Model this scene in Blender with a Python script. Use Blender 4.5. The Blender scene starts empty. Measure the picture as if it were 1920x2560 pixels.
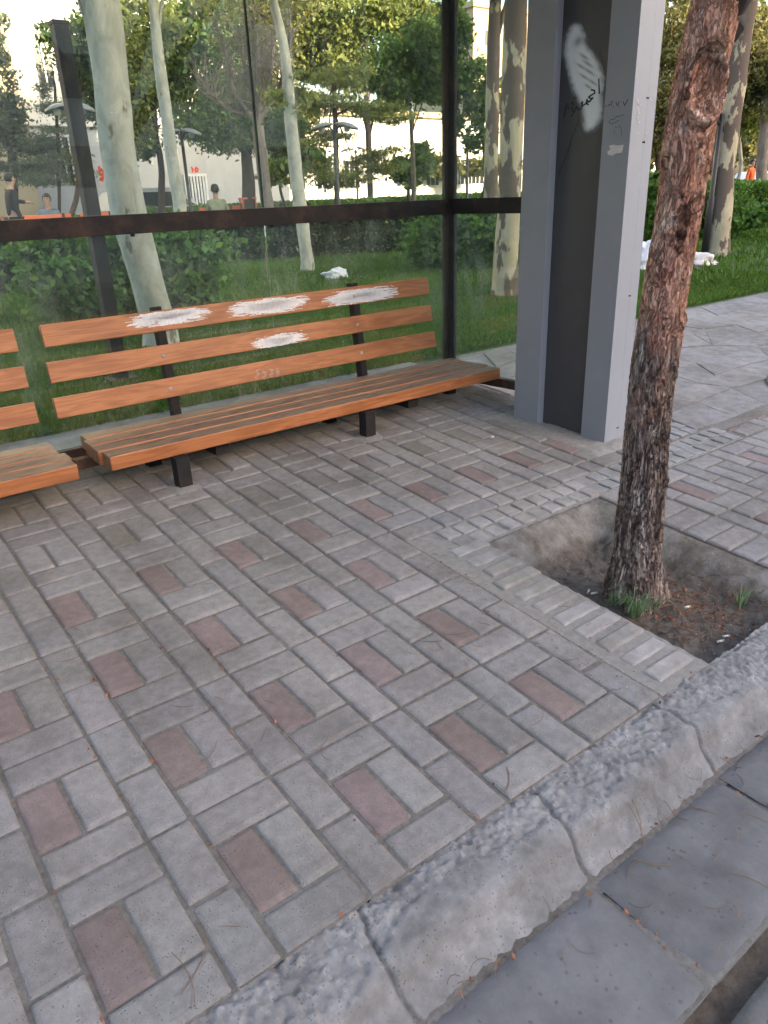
import bpy, bmesh, math, random
import numpy as np
from mathutils import Vector, Matrix, noise
R_ = math.radians
rnd = random.Random(7)
rng = np.random.default_rng(7)
S = bpy.context.scene
COL = S.collection
# ------------------------------------------------------------ camera
F = 1870.45
CAM = Vector((-0.1022, -0.8889, 1.2909))
RT = Matrix(((0.7885926, -0.6139420, -0.0345953),
             (-0.2669437, -0.2911143, -0.9186912),
             (0.5539519, 0.7337082, -0.3934585)))
cd = bpy.data.cameras.new('camera'); cam = bpy.data.objects.new('camera', cd); COL.objects.link(cam)
cd.sensor_fit = 'VERTICAL'; cd.sensor_height = 36; cd.lens = F/2560*36
cd.clip_start = .02; cd.clip_end = 2000
m = Matrix((RT[0], -RT[1], -RT[2])).transposed().to_4x4(); m.translation = CAM
cam.matrix_world = m
S.camera = cam
# ------------------------------------------------------------ light
SUN_EL, SUN_AZ = 13.0, 158.0      # azimuth measured from +y towards +x
w = bpy.data.worlds.new('World'); S.world = w; w.use_nodes = True
nt = w.node_tree; nt.nodes.clear()
sky = nt.nodes.new('ShaderNodeTexSky'); sky.sky_type = 'NISHITA'; sky.sun_disc = False
sky.sun_elevation = R_(SUN_EL); sky.sun_rotation = R_(SUN_AZ); sky.air_density = 1.0; sky.dust_density = 3.5; sky.ozone_density = 1.0
bg = nt.nodes.new('ShaderNodeBackground'); bg.inputs[1].default_value = 0.15
wo = nt.nodes.new('ShaderNodeOutputWorld')
nt.links.new(sky.outputs[0], bg.inputs[0]); nt.links.new(bg.outputs[0], wo.inputs[0])
sl = bpy.data.lights.new('sun', 'SUN'); sl.energy = 3.2; sl.angle = R_(.53); sl.color = (1, .80, .56)
so = bpy.data.objects.new('sun', sl); COL.objects.link(so)
az, el = R_(SUN_AZ), R_(SUN_EL)
sd = Vector((math.sin(az)*math.cos(el), math.cos(az)*math.cos(el), math.sin(el)))
so.rotation_euler = (-sd).to_track_quat('-Z', 'Y').to_euler()
S.view_settings.view_transform = 'Standard'; S.view_settings.look = 'None'
S.view_settings.gamma = 1; S.view_settings.exposure = 2.66
S.view_settings.use_white_balance = True
S.view_settings.white_balance_temperature = 6850
S.view_settings.white_balance_tint = 18
S.render.engine = 'CYCLES'
S.cycles.max_bounces = 10; S.cycles.transparent_max_bounces = 24; S.cycles.diffuse_bounces = 4

# ------------------------------------------------------------ pixel -> place helpers (photo measured on a 1659 wide copy)
K = 1920/1659
def ray(a, b):
    c = Vector(((a*K-960)/F, (b*K-1280)/F, 1)); return RT.transposed() @ c
def gz(y):
    if y < 3.0: return .0706*y
    return .212 - min((y-3)/22, 1)*.09
def on_z(a, b, z): r = ray(a, b); return CAM + r*((z-CAM.z)/r.z)
def on_y(a, b, y): r = ray(a, b); return CAM + r*((y-CAM.y)/r.y)
def on_slope(a, b, h=0):
    r = ray(a, b); t = (.0706*CAM.y + h - CAM.z)/(r.z-.0706*r.y); return CAM + r*t
def ground(a, b):
    z = .2
    for _ in range(8):
        p = on_z(a, b, z); z = gz(p.y)
    return p
def at_d(a, b, d):                       # the point at horizontal distance d
    r = ray(a, b); return CAM + r*(d/math.hypot(r.x, r.y))
def base_d(a, d):                        # ground point in the column of pixel a at distance d
    b = 420
    for _ in range(6):
        p = at_d(a, b, d); z = gz(p.y); b += (p.z-z)*F/d/K
    return Vector((p.x, p.y, gz(p.y)))

# ------------------------------------------------------------ materials
def mat(name): 
    M = bpy.data.materials.new(name); M.use_nodes = True; N = M.node_tree
    return M, N, N.nodes['Principled BSDF']
def nn(N, t, **kw):
    n = N.nodes.new('ShaderNode'+t)
    for k, v in kw.items(): setattr(n, k, v)
    return n
def ramp(N, fac, stops):
    r = nn(N, 'ValToRGB'); e = r.color_ramp.elements
    while len(e) < len(stops): e.new(.5)
    for i, (p, c) in enumerate(stops):
        e[i].position = p; e[i].color = (*c, 1) if len(c) == 3 else c
    N.links.new(fac, r.inputs[0]); return r.outputs[0]
def noise_n(N, scale, detail=6, rough=.6, vec=None, mapping=None, dist=0):
    tc = nn(N, 'TexCoord'); o = tc.outputs['Object']
    if mapping:
        mp = nn(N, 'Mapping'); mp.inputs['Scale'].default_value = mapping; N.links.new(o, mp.inputs[0]); o = mp.outputs[0]
    n = nn(N, 'TexNoise'); n.inputs['Scale'].default_value = scale; n.inputs['Detail'].default_value = detail
    n.inputs['Roughness'].default_value = rough; n.inputs['Distortion'].default_value = dist
    N.links.new(o, n.inputs['Vector']); return n.outputs['Fac']
def mix(N, a, b, fac, bt='MIX'):
    x = nn(N, 'Mix', data_type='RGBA', blend_type=bt)
    for s, v in ((x.inputs['Factor'], fac), (x.inputs['A'], a), (x.inputs['B'], b)):
        if hasattr(v, 'is_output'): N.links.new(v, s)
        elif isinstance(v, (int, float)): s.default_value = v
        else: s.default_value = (*v, 1)
    return x.outputs['Result']
def bump(N, P, h, strength=.3, dist=.01):
    b = nn(N, 'Bump'); b.inputs['Strength'].default_value = strength; b.inputs['Distance'].default_value = dist
    N.links.new(h, b.inputs['Height']); N.links.new(b.outputs[0], P.inputs['Normal'])
def attr_mul(N, col, name='tone'):
    a = nn(N, 'Attribute', attribute_name=name); return mix(N, col, a.outputs['Color'], 1.0, 'MULTIPLY')
def stony(name, c1, c2, scale=30, pit=.35, rough=.9, tone=False, big=None, bs=.35, bd=.004, speck=None, bigcol=None, pitk=4.5):
    M, N, P = mat(name)
    f = noise_n(N, scale, 8, .7)
    col = ramp(N, f, [(.3, c1), (.7, c2)])
    if big:
        g = noise_n(N, big, 4, .6)
        bc = bigcol or (.72, .70, .66)
        col = mix(N, col, bc, ramp(N, g, [(.42, (0, 0, 0)), (.68, (1, 1, 1))]), 'MULTIPLY')
    if pit:
        v = nn(N, 'TexVoronoi'); v.inputs['Scale'].default_value = scale*pitk
        tc = nn(N, 'TexCoord'); N.links.new(tc.outputs['Object'], v.inputs['Vector'])
        pm = ramp(N, v.outputs['Distance'], [(.14, (1, 1, 1)), (.30, (0, 0, 0))])
        msk = ramp(N, noise_n(N, scale*2.0, 3), [(.515, (0, 0, 0)), (.55, (1, 1, 1))])
        pm2 = mix(N, pm, msk, 1.0, 'MULTIPLY')
        mm = nn(N, 'Math', operation='MULTIPLY'); N.links.new(pm2, mm.inputs[0]); mm.inputs[1].default_value = pit
        col = mix(N, col, (.06, .055, .05), mm.outputs[0])
    if speck:
        v2 = nn(N, 'TexVoronoi'); v2.inputs['Scale'].default_value = scale*3
        tc = nn(N, 'TexCoord'); N.links.new(tc.outputs['Object'], v2.inputs['Vector'])
        col = mix(N, col, speck, ramp(N, v2.outputs['Color'], [(.80, (0, 0, 0)), (.86, (1, 1, 1))]))
    if tone: col = attr_mul(N, col)
    N.links.new(col, P.inputs['Base Color']); P.inputs['Roughness'].default_value = rough
    P.inputs['Specular IOR Level'].default_value = .25
    h = noise_n(N, scale*5, 8, .75)
    if pit: h = mix(N, h, (0, 0, 0), mm.outputs[0])
    bump(N, P, h, bs, bd)
    return M
M_PAVE = stony('grey paver concrete', (.212, .204, .198), (.325, .315, .307), 40, .75, tone=True, big=3.2, bs=.8, bd=.006, bigcol=(.70, .68, .65))
M_RED = stony('red paver concrete', (.198, .156, .148), (.285, .230, .220), 40, .75, tone=True, big=3.2, bs=.8, bd=.006, bigcol=(.70, .68, .65))
M_SAND = stony('joint sand', (.125, .117, .105), (.265, .25, .228), 60, .4, bs=.8, bd=.005, big=6)
M_MORTAR = stony('mortar', (.25, .24, .222), (.39, .375, .35), 45, .45, bs=1, bd=.008)
M_BRICK = stony('edge brick', (.24, .234, .224), (.36, .35, .335), 22, .25, tone=True, bs=.5, bd=.004, big=7)
M_KERB = stony('worn kerb concrete', (.205, .205, .204), (.37, .37, .368), 16, .5, bs=.7, bd=.004, big=5, tone=True, bigcol=(.76, .755, .75), pitk=7)
M_SLAB = stony('gutter slab', (.130, .130, .131), (.19, .19, .191), 12, .5, bs=.5, bd=.003, big=4, bigcol=(.72, .71, .70))
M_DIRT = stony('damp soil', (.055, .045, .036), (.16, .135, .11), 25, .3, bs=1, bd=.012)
M_PITW = stony('pit wall mortar', (.19, .18, .165), (.36, .345, .32), 16, .7, bs=1, bd=.012, big=5, bigcol=(.5, .47, .43))
M_DIRTM = stony('dirty mortar', (.11, .10, .09), (.24, .225, .205), 40, .4, bs=.8, bd=.005, big=6)
M_ASPH = stony('asphalt', (.035, .035, .036), (.10, .098, .095), 60, .5, bs=1, bd=.012)
M_FLAG = stony('flagstone', (.17, .167, .163), (.31, .305, .295), 14, .35, tone=True, bs=.9, bd=.008, big=2.5)
def pit_mat():
    M, N, P = mat('pit mortar fading to soil')
    a = ramp(N, noise_n(N, 18, 8, .7), [(.3, (.17, .16, .143)), (.7, (.34, .325, .30))])
    b = ramp(N, noise_n(N, 26, 8, .7), [(.3, (.075, .064, .054)), (.7, (.20, .175, .15))])
    a = mix(N, a, (.55, .50, .45), ramp(N, noise_n(N, 6, 5, .6), [(.45, (0, 0, 0)), (.65, (1, 1, 1))]), 'MULTIPLY')
    tc = nn(N, 'TexCoord'); sx = nn(N, 'SeparateXYZ'); N.links.new(tc.outputs['Object'], sx.inputs[0])
    m1 = nn(N, 'Math', operation='MULTIPLY_ADD'); N.links.new(noise_n(N, 7, 8, .7), m1.inputs[0]); m1.inputs[1].default_value = -.13; N.links.new(sx.outputs['Z'], m1.inputs[2])
    f = nn(N, 'MapRange'); N.links.new(m1.outputs[0], f.inputs[0]); f.inputs[1].default_value = -.125; f.inputs[2].default_value = -.095
    N.links.new(mix(N, b, a, f.outputs[0]), P.inputs['Base Color']); P.inputs['Roughness'].default_value = .95; P.inputs['Specular IOR Level'].default_value = .15
    bump(N, P, noise_n(N, 70, 9, .75), 1, .012); return M
M_PIT = pit_mat()
M_LAWN = stony('lawn soil', (.03, .06, .014), (.07, .12, .03), 8, 0, bs=.8, bd=.03, big=.8, bigcol=(.75, .85, .6))

def wood_mat(name, c1, c2, worn=None):
    M, N, P = mat(name)
    tc = nn(N, 'TexCoord'); mp = nn(N, 'Mapping'); mp.inputs['Scale'].default_value = (1.2, 14, 14)
    N.links.new(tc.outputs['Object'], mp.inputs[0])
    n1 = nn(N, 'TexNoise'); n1.inputs['Scale'].default_value = 1.6; n1.inputs['Detail'].default_value = 3; n1.inputs['Distortion'].default_value = .9
    N.links.new(mp.outputs[0], n1.inputs['Vector'])
    wv = nn(N, 'Math', operation='MULTIPLY'); N.links.new(n1.outputs['Fac'], wv.inputs[0]); wv.inputs[1].default_value = 34
    sn = nn(N, 'Math', operation='SINE'); N.links.new(wv.outputs[0], sn.inputs[0])
    h = nn(N, 'MapRange'); N.links.new(sn.outputs[0], h.inputs[0]); h.inputs[1].default_value = -1
    fine = noise_n(N, 9, 8, .7, mapping=(1, 30, 30))
    hm = mix(N, h.outputs[0], fine, .66)
    col = ramp(N, hm, [(.2, c1), (.8, c2)])
    blot = noise_n(N, 3.5, 4, .6, mapping=(1, 3, 3))
    col = mix(N, col, (.74, .66, .58), ramp(N, blot, [(.45, (0, 0, 0)), (.75, (1, 1, 1))]), 'MULTIPLY')
    rough = .42
    if worn:
        wm = noise_n(N, 4.5, 9, .74, mapping=(1.0, 7, 7), dist=.6)
        col = mix(N, col, worn, ramp(N, wm, [(.30, (0, 0, 0)), (.45, (1, 1, 1))]))
        wd = noise_n(N, 7, 9, .75, mapping=(1.2, 9, 9))
        col = mix(N, col, (.07, .048, .035), ramp(N, wd, [(.52, (0, 0, 0)), (.58, (1, 1, 1))]))
        rough = .55
    N.links.new(col, P.inputs['Base Color']); P.inputs['Roughness'].default_value = rough
    bump(N, P, fine, .35, .002)
    return M
M_WOOD = wood_mat('varnished orange wood', (.29, .098, .034), (.50, .195, .074))
M_WORN = wood_mat('worn seat wood', (.24, .105, .045), (.38, .18, .085), worn=(.19, .135, .10))
M_ENDG = wood_mat('dirty end grain', (.15, .08, .04), (.26, .15, .085))

def metal(name, c, rough=.45, rust=None, rt=(.55, .7), metallic=0.0, dirt=.25, bs=.12, spec=.5):
    M, N, P = mat(name); P.inputs['Specular IOR Level'].default_value = spec
    f = noise_n(N, 6, 6, .65)
    col = ramp(N, f, [(.3, tuple(x*(1-dirt) for x in c)), (.7, c)])
    if rust:
        g = noise_n(N, 9, 8, .7)
        col = mix(N, col, rust, ramp(N, g, [(rt[0], (0, 0, 0)), (rt[1], (1, 1, 1))]))
    N.links.new(col, P.inputs['Base Color']); P.inputs['Roughness'].default_value = rough; P.inputs['Metallic'].default_value = metallic
    bump(N, P, noise_n(N, 40, 6), bs, .002)
    return M
M_STEEL = metal('black painted steel', (.026, .025, .026), .7, (.05, .036, .03), (.5, .75), spec=.15)
M_SEAM = metal('silicone seam', (.05, .07, .06), .9, spec=.05)
M_RAIL = metal('scuffed black rail', (.022, .020, .021), .55, (.075, .045, .034), (.46, .72), spec=.25)
M_RUST = metal('rusty beam', (.055, .033, .024), .8, (.16, .075, .04), (.45, .65), bs=.5)
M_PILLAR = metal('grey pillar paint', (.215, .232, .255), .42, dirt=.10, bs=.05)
M_PILLAR_LIT = metal('grey pillar paint lit side', (.30, .325, .365), .38, dirt=.08, bs=.05)  # same pillar paint, lightened for the side the light falls on
M_PANEL = metal('dark grey panel paint', (.050, .051, .056), .5, dirt=.2, bs=.06)
M_LAMP = metal('lamp steel', (.03, .032, .034), .5)
M_SHADE = metal('lamp shade grey', (.22, .24, .23), .5)
M_ORANGE = metal('orange paint', (.72, .17, .06), .5)
def plain(name, c, rough=.7, metallic=0, bs=.2, var=.25, sc=12, bd=.004):
    M, N, P = mat(name)
    col = ramp(N, noise_n(N, sc, 5), [(.3, tuple(x*(1-var) for x in c)), (.7, c)])
    N.links.new(col, P.inputs['Base Color']); P.inputs['Roughness'].default_value = rough; P.inputs['Metallic'].default_value = metallic
    bump(N, P, noise_n(N, sc*5, 4), bs, bd); return M
M_WHITE = plain('white paint smear', (.88, .88, .90), .5, bs=.5, sc=90, bd=.001)
M_BOLT = plain('zinc bolt', (.62, .62, .62), .35, .6)
M_INK = plain('black marker', (.008, .008, .010), .5)
M_SCRATCH = plain('pale scratch', (.55, .57, .60), .6)
M_SPRAYW = plain('pale spray', (.32, .35, .37), .7)
M_SKIN = plain('skin', (.42, .25, .17), .6)
M_HAIR = plain('black hair', (.01, .009, .008), .6)
M_BAG = plain('white plastic', (.62, .65, .70), .35, bs=.6, sc=20)
M_CLOTH = plain('crumpled white cloth', (.60, .58, .55), .9, bs=.6, sc=20)
M_CIG = plain('cigarette paper', (.75, .74, .70), .8)
M_WALLG = plain('grey plaster wall', (.47, .48, .50), .9, bs=.3, sc=1.2, var=.15)
M_WALLW = plain('white plaster wall', (.78, .74, .68), .9, bs=.3, sc=1.0, var=.08)
M_WALLB = plain('beige plaster wall', (.58, .44, .28), .9, bs=.3, sc=1.0, var=.12)
M_WALLS = plain('pale stone front', (.66, .62, .56), .9, bs=.3, sc=1.0, var=.1)
M_DARKGL = plain('dark window glass', (.03, .035, .04), .12)
M_FRAMEW = plain('white door metal', (.72, .74, .76), .5)
M_CARW = plain('white car paint', (.72, .73, .74), .25, bs=0)
M_TYRE = plain('tyre rubber', (.02, .02, .02), .8)
M_LIME = plain('lime plastic', (.30, .75, .08), .5)
M_REDP = plain('red spray paint', (.75, .05, .03), .6)
M_RIM = plain('wheel rim', (.4, .4, .42), .35, .8)

def bark(name, cols, sc, stretch, bd, crack=None, patch=None, coordz=None):
    M, N, P = mat(name)
    tc = nn(N, 'TexCoord'); mp = nn(N, 'Mapping'); mp.inputs['Scale'].default_value = (1, 1, stretch)
    N.links.new(tc.outputs['Object'], mp.inputs[0])
    n = nn(N, 'TexNoise'); n.inputs['Scale'].default_value = sc; n.inputs['Detail'].default_value = 9; n.inputs['Roughness'].default_value = .7
    n.inputs['Distortion'].default_value = .6
    N.links.new(mp.outputs[0], n.inputs['Vector'])
    col = ramp(N, n.outputs['Fac'], cols)
    h = n.outputs['Fac']
    if crack:
        v = nn(N, 'TexVoronoi', feature='DISTANCE_TO_EDGE'); v.inputs['Scale'].default_value = crack
        wn = mix(N, mp.outputs[0], n.outputs['Color'], .07, 'ADD'); N.links.new(wn, v.inputs['Vector'])
        cm = ramp(N, v.outputs['Distance'], [(.0, (0, 0, 0)), (.09, (1, 1, 1))])
        col = mix(N, mix(N, col, (.34, .30, .29), 1.0, 'MULTIPLY'), col, cm)
        h = mix(N, n.outputs['Fac'], cm, .65)
    if patch:
        g = noise_n(N, patch[0], 4, .6, mapping=(1, 1, .45)); 
        col = mix(N, col, patch[1], ramp(N, g, [(patch[2], (0, 0, 0)), (patch[2]+.03, (1, 1, 1))]))
    col = attr_mul(N, col)
    N.links.new(col, P.inputs['Base Color']); P.inputs['Roughness'].default_value = .9
    P.inputs['Specular IOR Level'].default_value = .2
    bump(N, P, h, .9, bd); return M
def pine_mat():
    M, N, P = mat('pine bark')
    tc = nn(N, 'TexCoord')
    def layer(stops, sc, st, crack, cw, dark):
        mp = nn(N, 'Mapping'); mp.inputs['Scale'].default_value = (1, 1, st); N.links.new(tc.outputs['Object'], mp.inputs[0])
        n = nn(N, 'TexNoise'); n.inputs['Scale'].default_value = sc; n.inputs['Detail'].default_value = 10; n.inputs['Roughness'].default_value = .75; n.inputs['Distortion'].default_value = 1.1
        N.links.new(mp.outputs[0], n.inputs['Vector']); col = ramp(N, n.outputs['Fac'], stops)
        wn = mix(N, mp.outputs[0], n.outputs['Color'], .06, 'ADD'); h = n.outputs['Fac']
        for c_, w2, dk in ((crack, cw, dark), (crack*2.4, cw*1.1, tuple(min(1, x*1.7) for x in dark))):
            v = nn(N, 'TexVoronoi', feature='DISTANCE_TO_EDGE'); v.inputs['Scale'].default_value = c_; N.links.new(wn, v.inputs['Vector'])
            cm = ramp(N, v.outputs['Distance'], [(0, (0, 0, 0)), (w2, (1, 1, 1))])
            col = mix(N, mix(N, col, dk, 1.0, 'MULTIPLY'), col, cm); h = mix(N, h, cm, .35)
        return col, h
    c1, h1 = layer([(.30, (.22, .10, .066)), (.43, (.42, .205, .14)), (.54, (.55, .31, .225)), (.62, (.66, .45, .35)), (.72, (.52, .42, .36))], 24, .38, 34, .05, (.50, .44, .42))
    c2, h2 = layer([(.32, (.055, .040, .035)), (.44, (.165, .115, .095)), (.53, (.32, .25, .215)), (.62, (.50, .44, .39)), (.75, (.55, .51, .46))], 30, .20, 30, .07, (.34, .30, .29))
    sx = nn(N, 'SeparateXYZ'); N.links.new(tc.outputs['Object'], sx.inputs[0])
    ad = nn(N, 'Math', operation='MULTIPLY_ADD'); N.links.new(noise_n(N, 7, 8, .7, mapping=(1, 1, .45)), ad.inputs[0]); ad.inputs[1].default_value = 1.5; N.links.new(sx.outputs['Z'], ad.inputs[2])
    mr = nn(N, 'MapRange'); N.links.new(ad.outputs[0], mr.inputs[0]); mr.inputs[1].default_value = 1.50; mr.inputs[2].default_value = 1.75
    col = mix(N, c2, c1, mr.outputs[0]); h = mix(N, h2, h1, mr.outputs[0])
    N.links.new(attr_mul(N, col), P.inputs['Base Color']); P.inputs['Roughness'].default_value = .85; P.inputs['Specular IOR Level'].default_value = .2
    bump(N, P, h, 1.0, .012); return M
M_PINE = pine_mat(); M_PINELOW = M_PINE
M_PALE = bark('pale plane bark', [(.25, (.20, .21, .175)), (.45, (.31, .32, .27)), (.6, (.42, .42, .36)), (.75, (.36, .37, .31))], 7, .5, .012, patch=(4.5, (.17, .16, .125), .615))
M_PALEP = bark('patchy plane bark', [(.3, (.28, .25, .17)), (.7, (.46, .41, .29))], 7, .4, .008, patch=(4.2, (.12, .095, .078), .475))
M_GREYB = bark('grey brown bark', [(.3, (.10, .085, .07)), (.7, (.24, .21, .18))], 14, .25, .01)
M_DARKB = bark('dark bark', [(.3, (.03, .022, .018)), (.7, (.09, .062, .05))], 12, .25, .01)

def leafmat(name, c, trans=.42, rough=.55):
    M, N, P = mat(name)
    a = nn(N, 'Attribute', attribute_name='tone')
    col = mix(N, c, a.outputs['Color'], 1.0, 'MULTIPLY')
    N.links.new(col, P.inputs['Base Color']); P.inputs['Roughness'].default_value = rough
    P.inputs['Specular IOR Level'].default_value = .3
    tr = nn(N, 'BsdfTranslucent'); N.links.new(mix(N, col, (1.0, 1.0, .55), 1.0, 'MULTIPLY'), tr.inputs[0])
    mx = nn(N, 'MixShader'); mx.inputs[0].default_value = trans
    N.links.new(P.outputs[0], mx.inputs[1]); N.links.new(tr.outputs[0], mx.inputs[2])
    N.links.new(mx.outputs[0], N.nodes['Material Output'].inputs[0]); return M
M_LEAF = leafmat('green leaves', (.105, .185, .055))
M_LEAFD = leafmat('dark green leaves', (.062, .112, .042))
M_LEAFY = leafmat('yellow green leaves', (.19, .235, .08))
M_LEAFO = leafmat('olive leaves', (.145, .155, .068))
M_LEAFB = leafmat('blue grey needles', (.115, .15, .12))
M_HEDGE = leafmat('hedge leaves', (.085, .19, .042))
M_HEDGED = leafmat('dusty dark hedge leaves', (.04, .07, .035))
M_GRASS = leafmat('grass blades', (.066, .155, .030), .3, .6)
M_WEED = leafmat('weed blades', (.17, .27, .14), .3, .6)
M_NEEDLE = leafmat('dry needles', (.20, .125, .08), .1, .8)
M_LEAFR = leafmat('dry orange leaf bits', (.26, .10, .055), .2, .7)

def glass_mat():
    M = bpy.data.materials.new('dusty shelter glass with reflection veil'); M.use_nodes = True; N = M.node_tree; N.nodes.clear()
    out = nn(N, 'OutputMaterial'); tr = nn(N, 'BsdfTransparent'); tr.inputs[0].default_value = (.90, .955, .925, 1)
    gl = nn(N, 'BsdfGlossy'); gl.inputs['Roughness'].default_value = .015; gl.inputs[0].default_value = (.95, 1, .98, 1)
    fr = nn(N, 'Fresnel'); fr.inputs[0].default_value = 1.45
    m1 = nn(N, 'MixShader'); N.links.new(fr.outputs[0], m1.inputs[0]); N.links.new(tr.outputs[0], m1.inputs[1]); N.links.new(gl.outputs[0], m1.inputs[2])
    df = nn(N, 'BsdfDiffuse'); df.inputs[0].default_value = (.55, .62, .60, 1)  # pale veil colour stands for dust and for reflections on the pane
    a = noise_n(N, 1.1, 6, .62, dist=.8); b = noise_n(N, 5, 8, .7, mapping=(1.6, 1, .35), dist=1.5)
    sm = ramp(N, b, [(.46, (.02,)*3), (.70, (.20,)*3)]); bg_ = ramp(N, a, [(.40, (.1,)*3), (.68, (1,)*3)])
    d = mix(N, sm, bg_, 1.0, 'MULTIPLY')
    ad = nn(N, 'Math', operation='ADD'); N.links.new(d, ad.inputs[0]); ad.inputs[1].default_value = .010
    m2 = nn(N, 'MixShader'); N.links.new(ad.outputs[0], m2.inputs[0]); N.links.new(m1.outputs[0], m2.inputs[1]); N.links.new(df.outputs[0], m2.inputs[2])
    N.links.new(m2.outputs[0], out.inputs[0]); return M
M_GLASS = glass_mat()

# ------------------------------------------------------------ mesh helpers
class MB:
    def __init__(s): s.v = []; s.f = []; s.mi = []; s.tone = []
    def add(s, vs, fs, mi=0, tone=(1, 1, 1)):
        o = len(s.v); s.v += [tuple(v) for v in vs]
        for f in fs: s.f.append([o+i for i in f]); s.mi.append(mi); s.tone.append(tone)
    def box(s, x0, x1, y0, y1, z0, z1, mi=0, bev=0, top=None, tone=(1, 1, 1), endx=None, M=None):
        b = bev; P = []
        if b == 0:
            P = [(x, y, z) for z in (z0, z1) for y in (y0, y1) for x in (x0, x1)]
            fs = [(0, 2, 3, 1), (4, 5, 7, 6), (0, 1, 5, 4), (2, 6, 7, 3), (0, 4, 6, 2), (1, 3, 7, 5)]
            if M: P = [M @ Vector(p) for p in P]
            for i, f in enumerate(fs):
                s.add([P[k] for k in f], [(0, 1, 2, 3)], top if (i == 1 and top is not None) else (endx if (i > 3 and endx is not None) else mi), tone)
            return
        bm = bmesh.new(); bmesh.ops.create_cube(bm, size=1)
        for v in bm.verts: v.co = Vector(((x0+x1)/2+v.co.x*(x1-x0), (y0+y1)/2+v.co.y*(y1-y0), (z0+z1)/2+v.co.z*(z1-z0)))
        bmesh.ops.bevel(bm, geom=bm.edges[:], offset=b, segments=2, affect='EDGES', profile=.6)
        bm.verts.index_update(); bm.normal_update()
        vs = [v.co.copy() for v in bm.verts]
        if M: vs = [M @ v for v in vs]
        o = len(s.v); s.v += [tuple(v) for v in vs]
        for f in bm.faces:
            mm = mi
            if top is not None and f.normal.z > .85: mm = top
            if endx is not None and abs(f.normal.x) > .7: mm = endx
            s.f.append([o+v.index for v in f.verts]); s.mi.append(mm); s.tone.append(tone)
        bm.free()
    def tube(s, pts, rad, n=10, mi=0, cap=True, tone=(1, 1, 1), wob=0, seed=0, tones=None):
        pts = [Vector(p) for p in pts]; rings = []
        if not hasattr(rad, '__len__'): rad = [rad]*len(pts)
        up = None; o = len(s.v)
        for i, p in enumerate(pts):
            d = (pts[min(i+1, len(pts)-1)]-pts[max(i-1, 0)]).normalized()
            a = d.orthogonal().normalized() if up is None else (up - d*up.dot(d)).normalized()
            up = a; b = d.cross(a)
            for k in range(n):
                t = 2*math.pi*k/n; q = a*math.cos(t)+b*math.sin(t); r = rad[i]
                if wob: r *= 1+wob*noise.noise(Vector((q.x*1.3, q.y*1.3, p.z*2.2+seed)))
                s.v.append(tuple(p+q*r))
        for i in range(len(pts)-1):
            for k in range(n):
                k2 = (k+1) % n
                s.f.append([o+i*n+k, o+i*n+k2, o+(i+1)*n+k2, o+(i+1)*n+k]); s.mi.append(mi)
                s.tone.append(tones[i] if tones else tone)
        if cap:
            s.f.append([o+k for k in range(n)][::-1]); s.mi.append(mi); s.tone.append(tone)
            s.f.append([o+(len(pts)-1)*n+k for k in range(n)]); s.mi.append(mi); s.tone.append(tone)
    def lathe(s, prof, c, n=20, mi=0, M=None):
        o = len(s.v)
        for r, z in prof:
            for k in range(n):
                t = 2*math.pi*k/n; p = Vector((r*math.cos(t), r*math.sin(t), z))
                if M: p = M @ p
                s.v.append(tuple(Vector(c)+p))
        for i in range(len(prof)-1):
            for k in range(n):
                k2 = (k+1) % n; s.f.append([o+i*n+k, o+i*n+k2, o+(i+1)*n+k2, o+(i+1)*n+k]); s.mi.append(mi); s.tone.append((1, 1, 1))
    def prism(s, foot, z0, z1, mi=0, mis=None):
        n = len(foot); lo = [(x, y, z0) for x, y in foot]; hi = [(x, y, z1) for x, y in foot]
        for i in range(n):
            j = (i+1) % n
            s.add([lo[i], lo[j], hi[j], hi[i]], [(0, 1, 2, 3)], mis[i] if mis else mi)
        s.add(hi, [tuple(range(n))], mi); s.add(lo, [tuple(range(n))[::-1]], mi)
    def build(s, name, mats, parent=None, smooth=False, loc=None):
        me = bpy.data.meshes.new(name); 
        if loc is not None: vv = [(v[0]-loc[0], v[1]-loc[1], v[2]-loc[2]) for v in s.v]
        else: vv = s.v
        me.from_pydata(vv, [], s.f)
        if not isinstance(mats, (list, tuple)): mats = [mats]
        for M in mats: me.materials.append(M)
        me.polygons.foreach_set('material_index', s.mi)
        at = me.attributes.new('tone', 'FLOAT_COLOR', 'FACE')
        at.data.foreach_set('color', np.array([(*t, 1) for t in s.tone], np.float32).ravel())
        if smooth: me.polygons.foreach_set('use_smooth', [True]*len(me.polygons))
        me.update()
        o = bpy.data.objects.new(name, me); COL.objects.link(o)
        if parent is not None: o.parent = parent; 
        elif loc is not None: o.location = loc
        return o
def tag(o, label=None, cat=None, group=None, kind=None):
    if label: o['label'] = label
    if cat: o['category'] = cat
    if group: o['group'] = group
    if kind: o['kind'] = kind
    return o
def empty(name, loc, label, cat, group=None):
    o = bpy.data.objects.new(name, None); COL.objects.link(o); o.location = loc; o.empty_display_size = .1
    return tag(o, label, cat, group)
def part(mb, name, mats, parent, smooth=False):          # mesh in world coordinates, child of an empty placed anywhere
    return mb.build(name, mats, parent, smooth, loc=wloc(parent))
def wloc(p):
    l = Vector((0, 0, 0))
    while p is not None: l += p.location; p = p.parent
    return l

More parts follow.
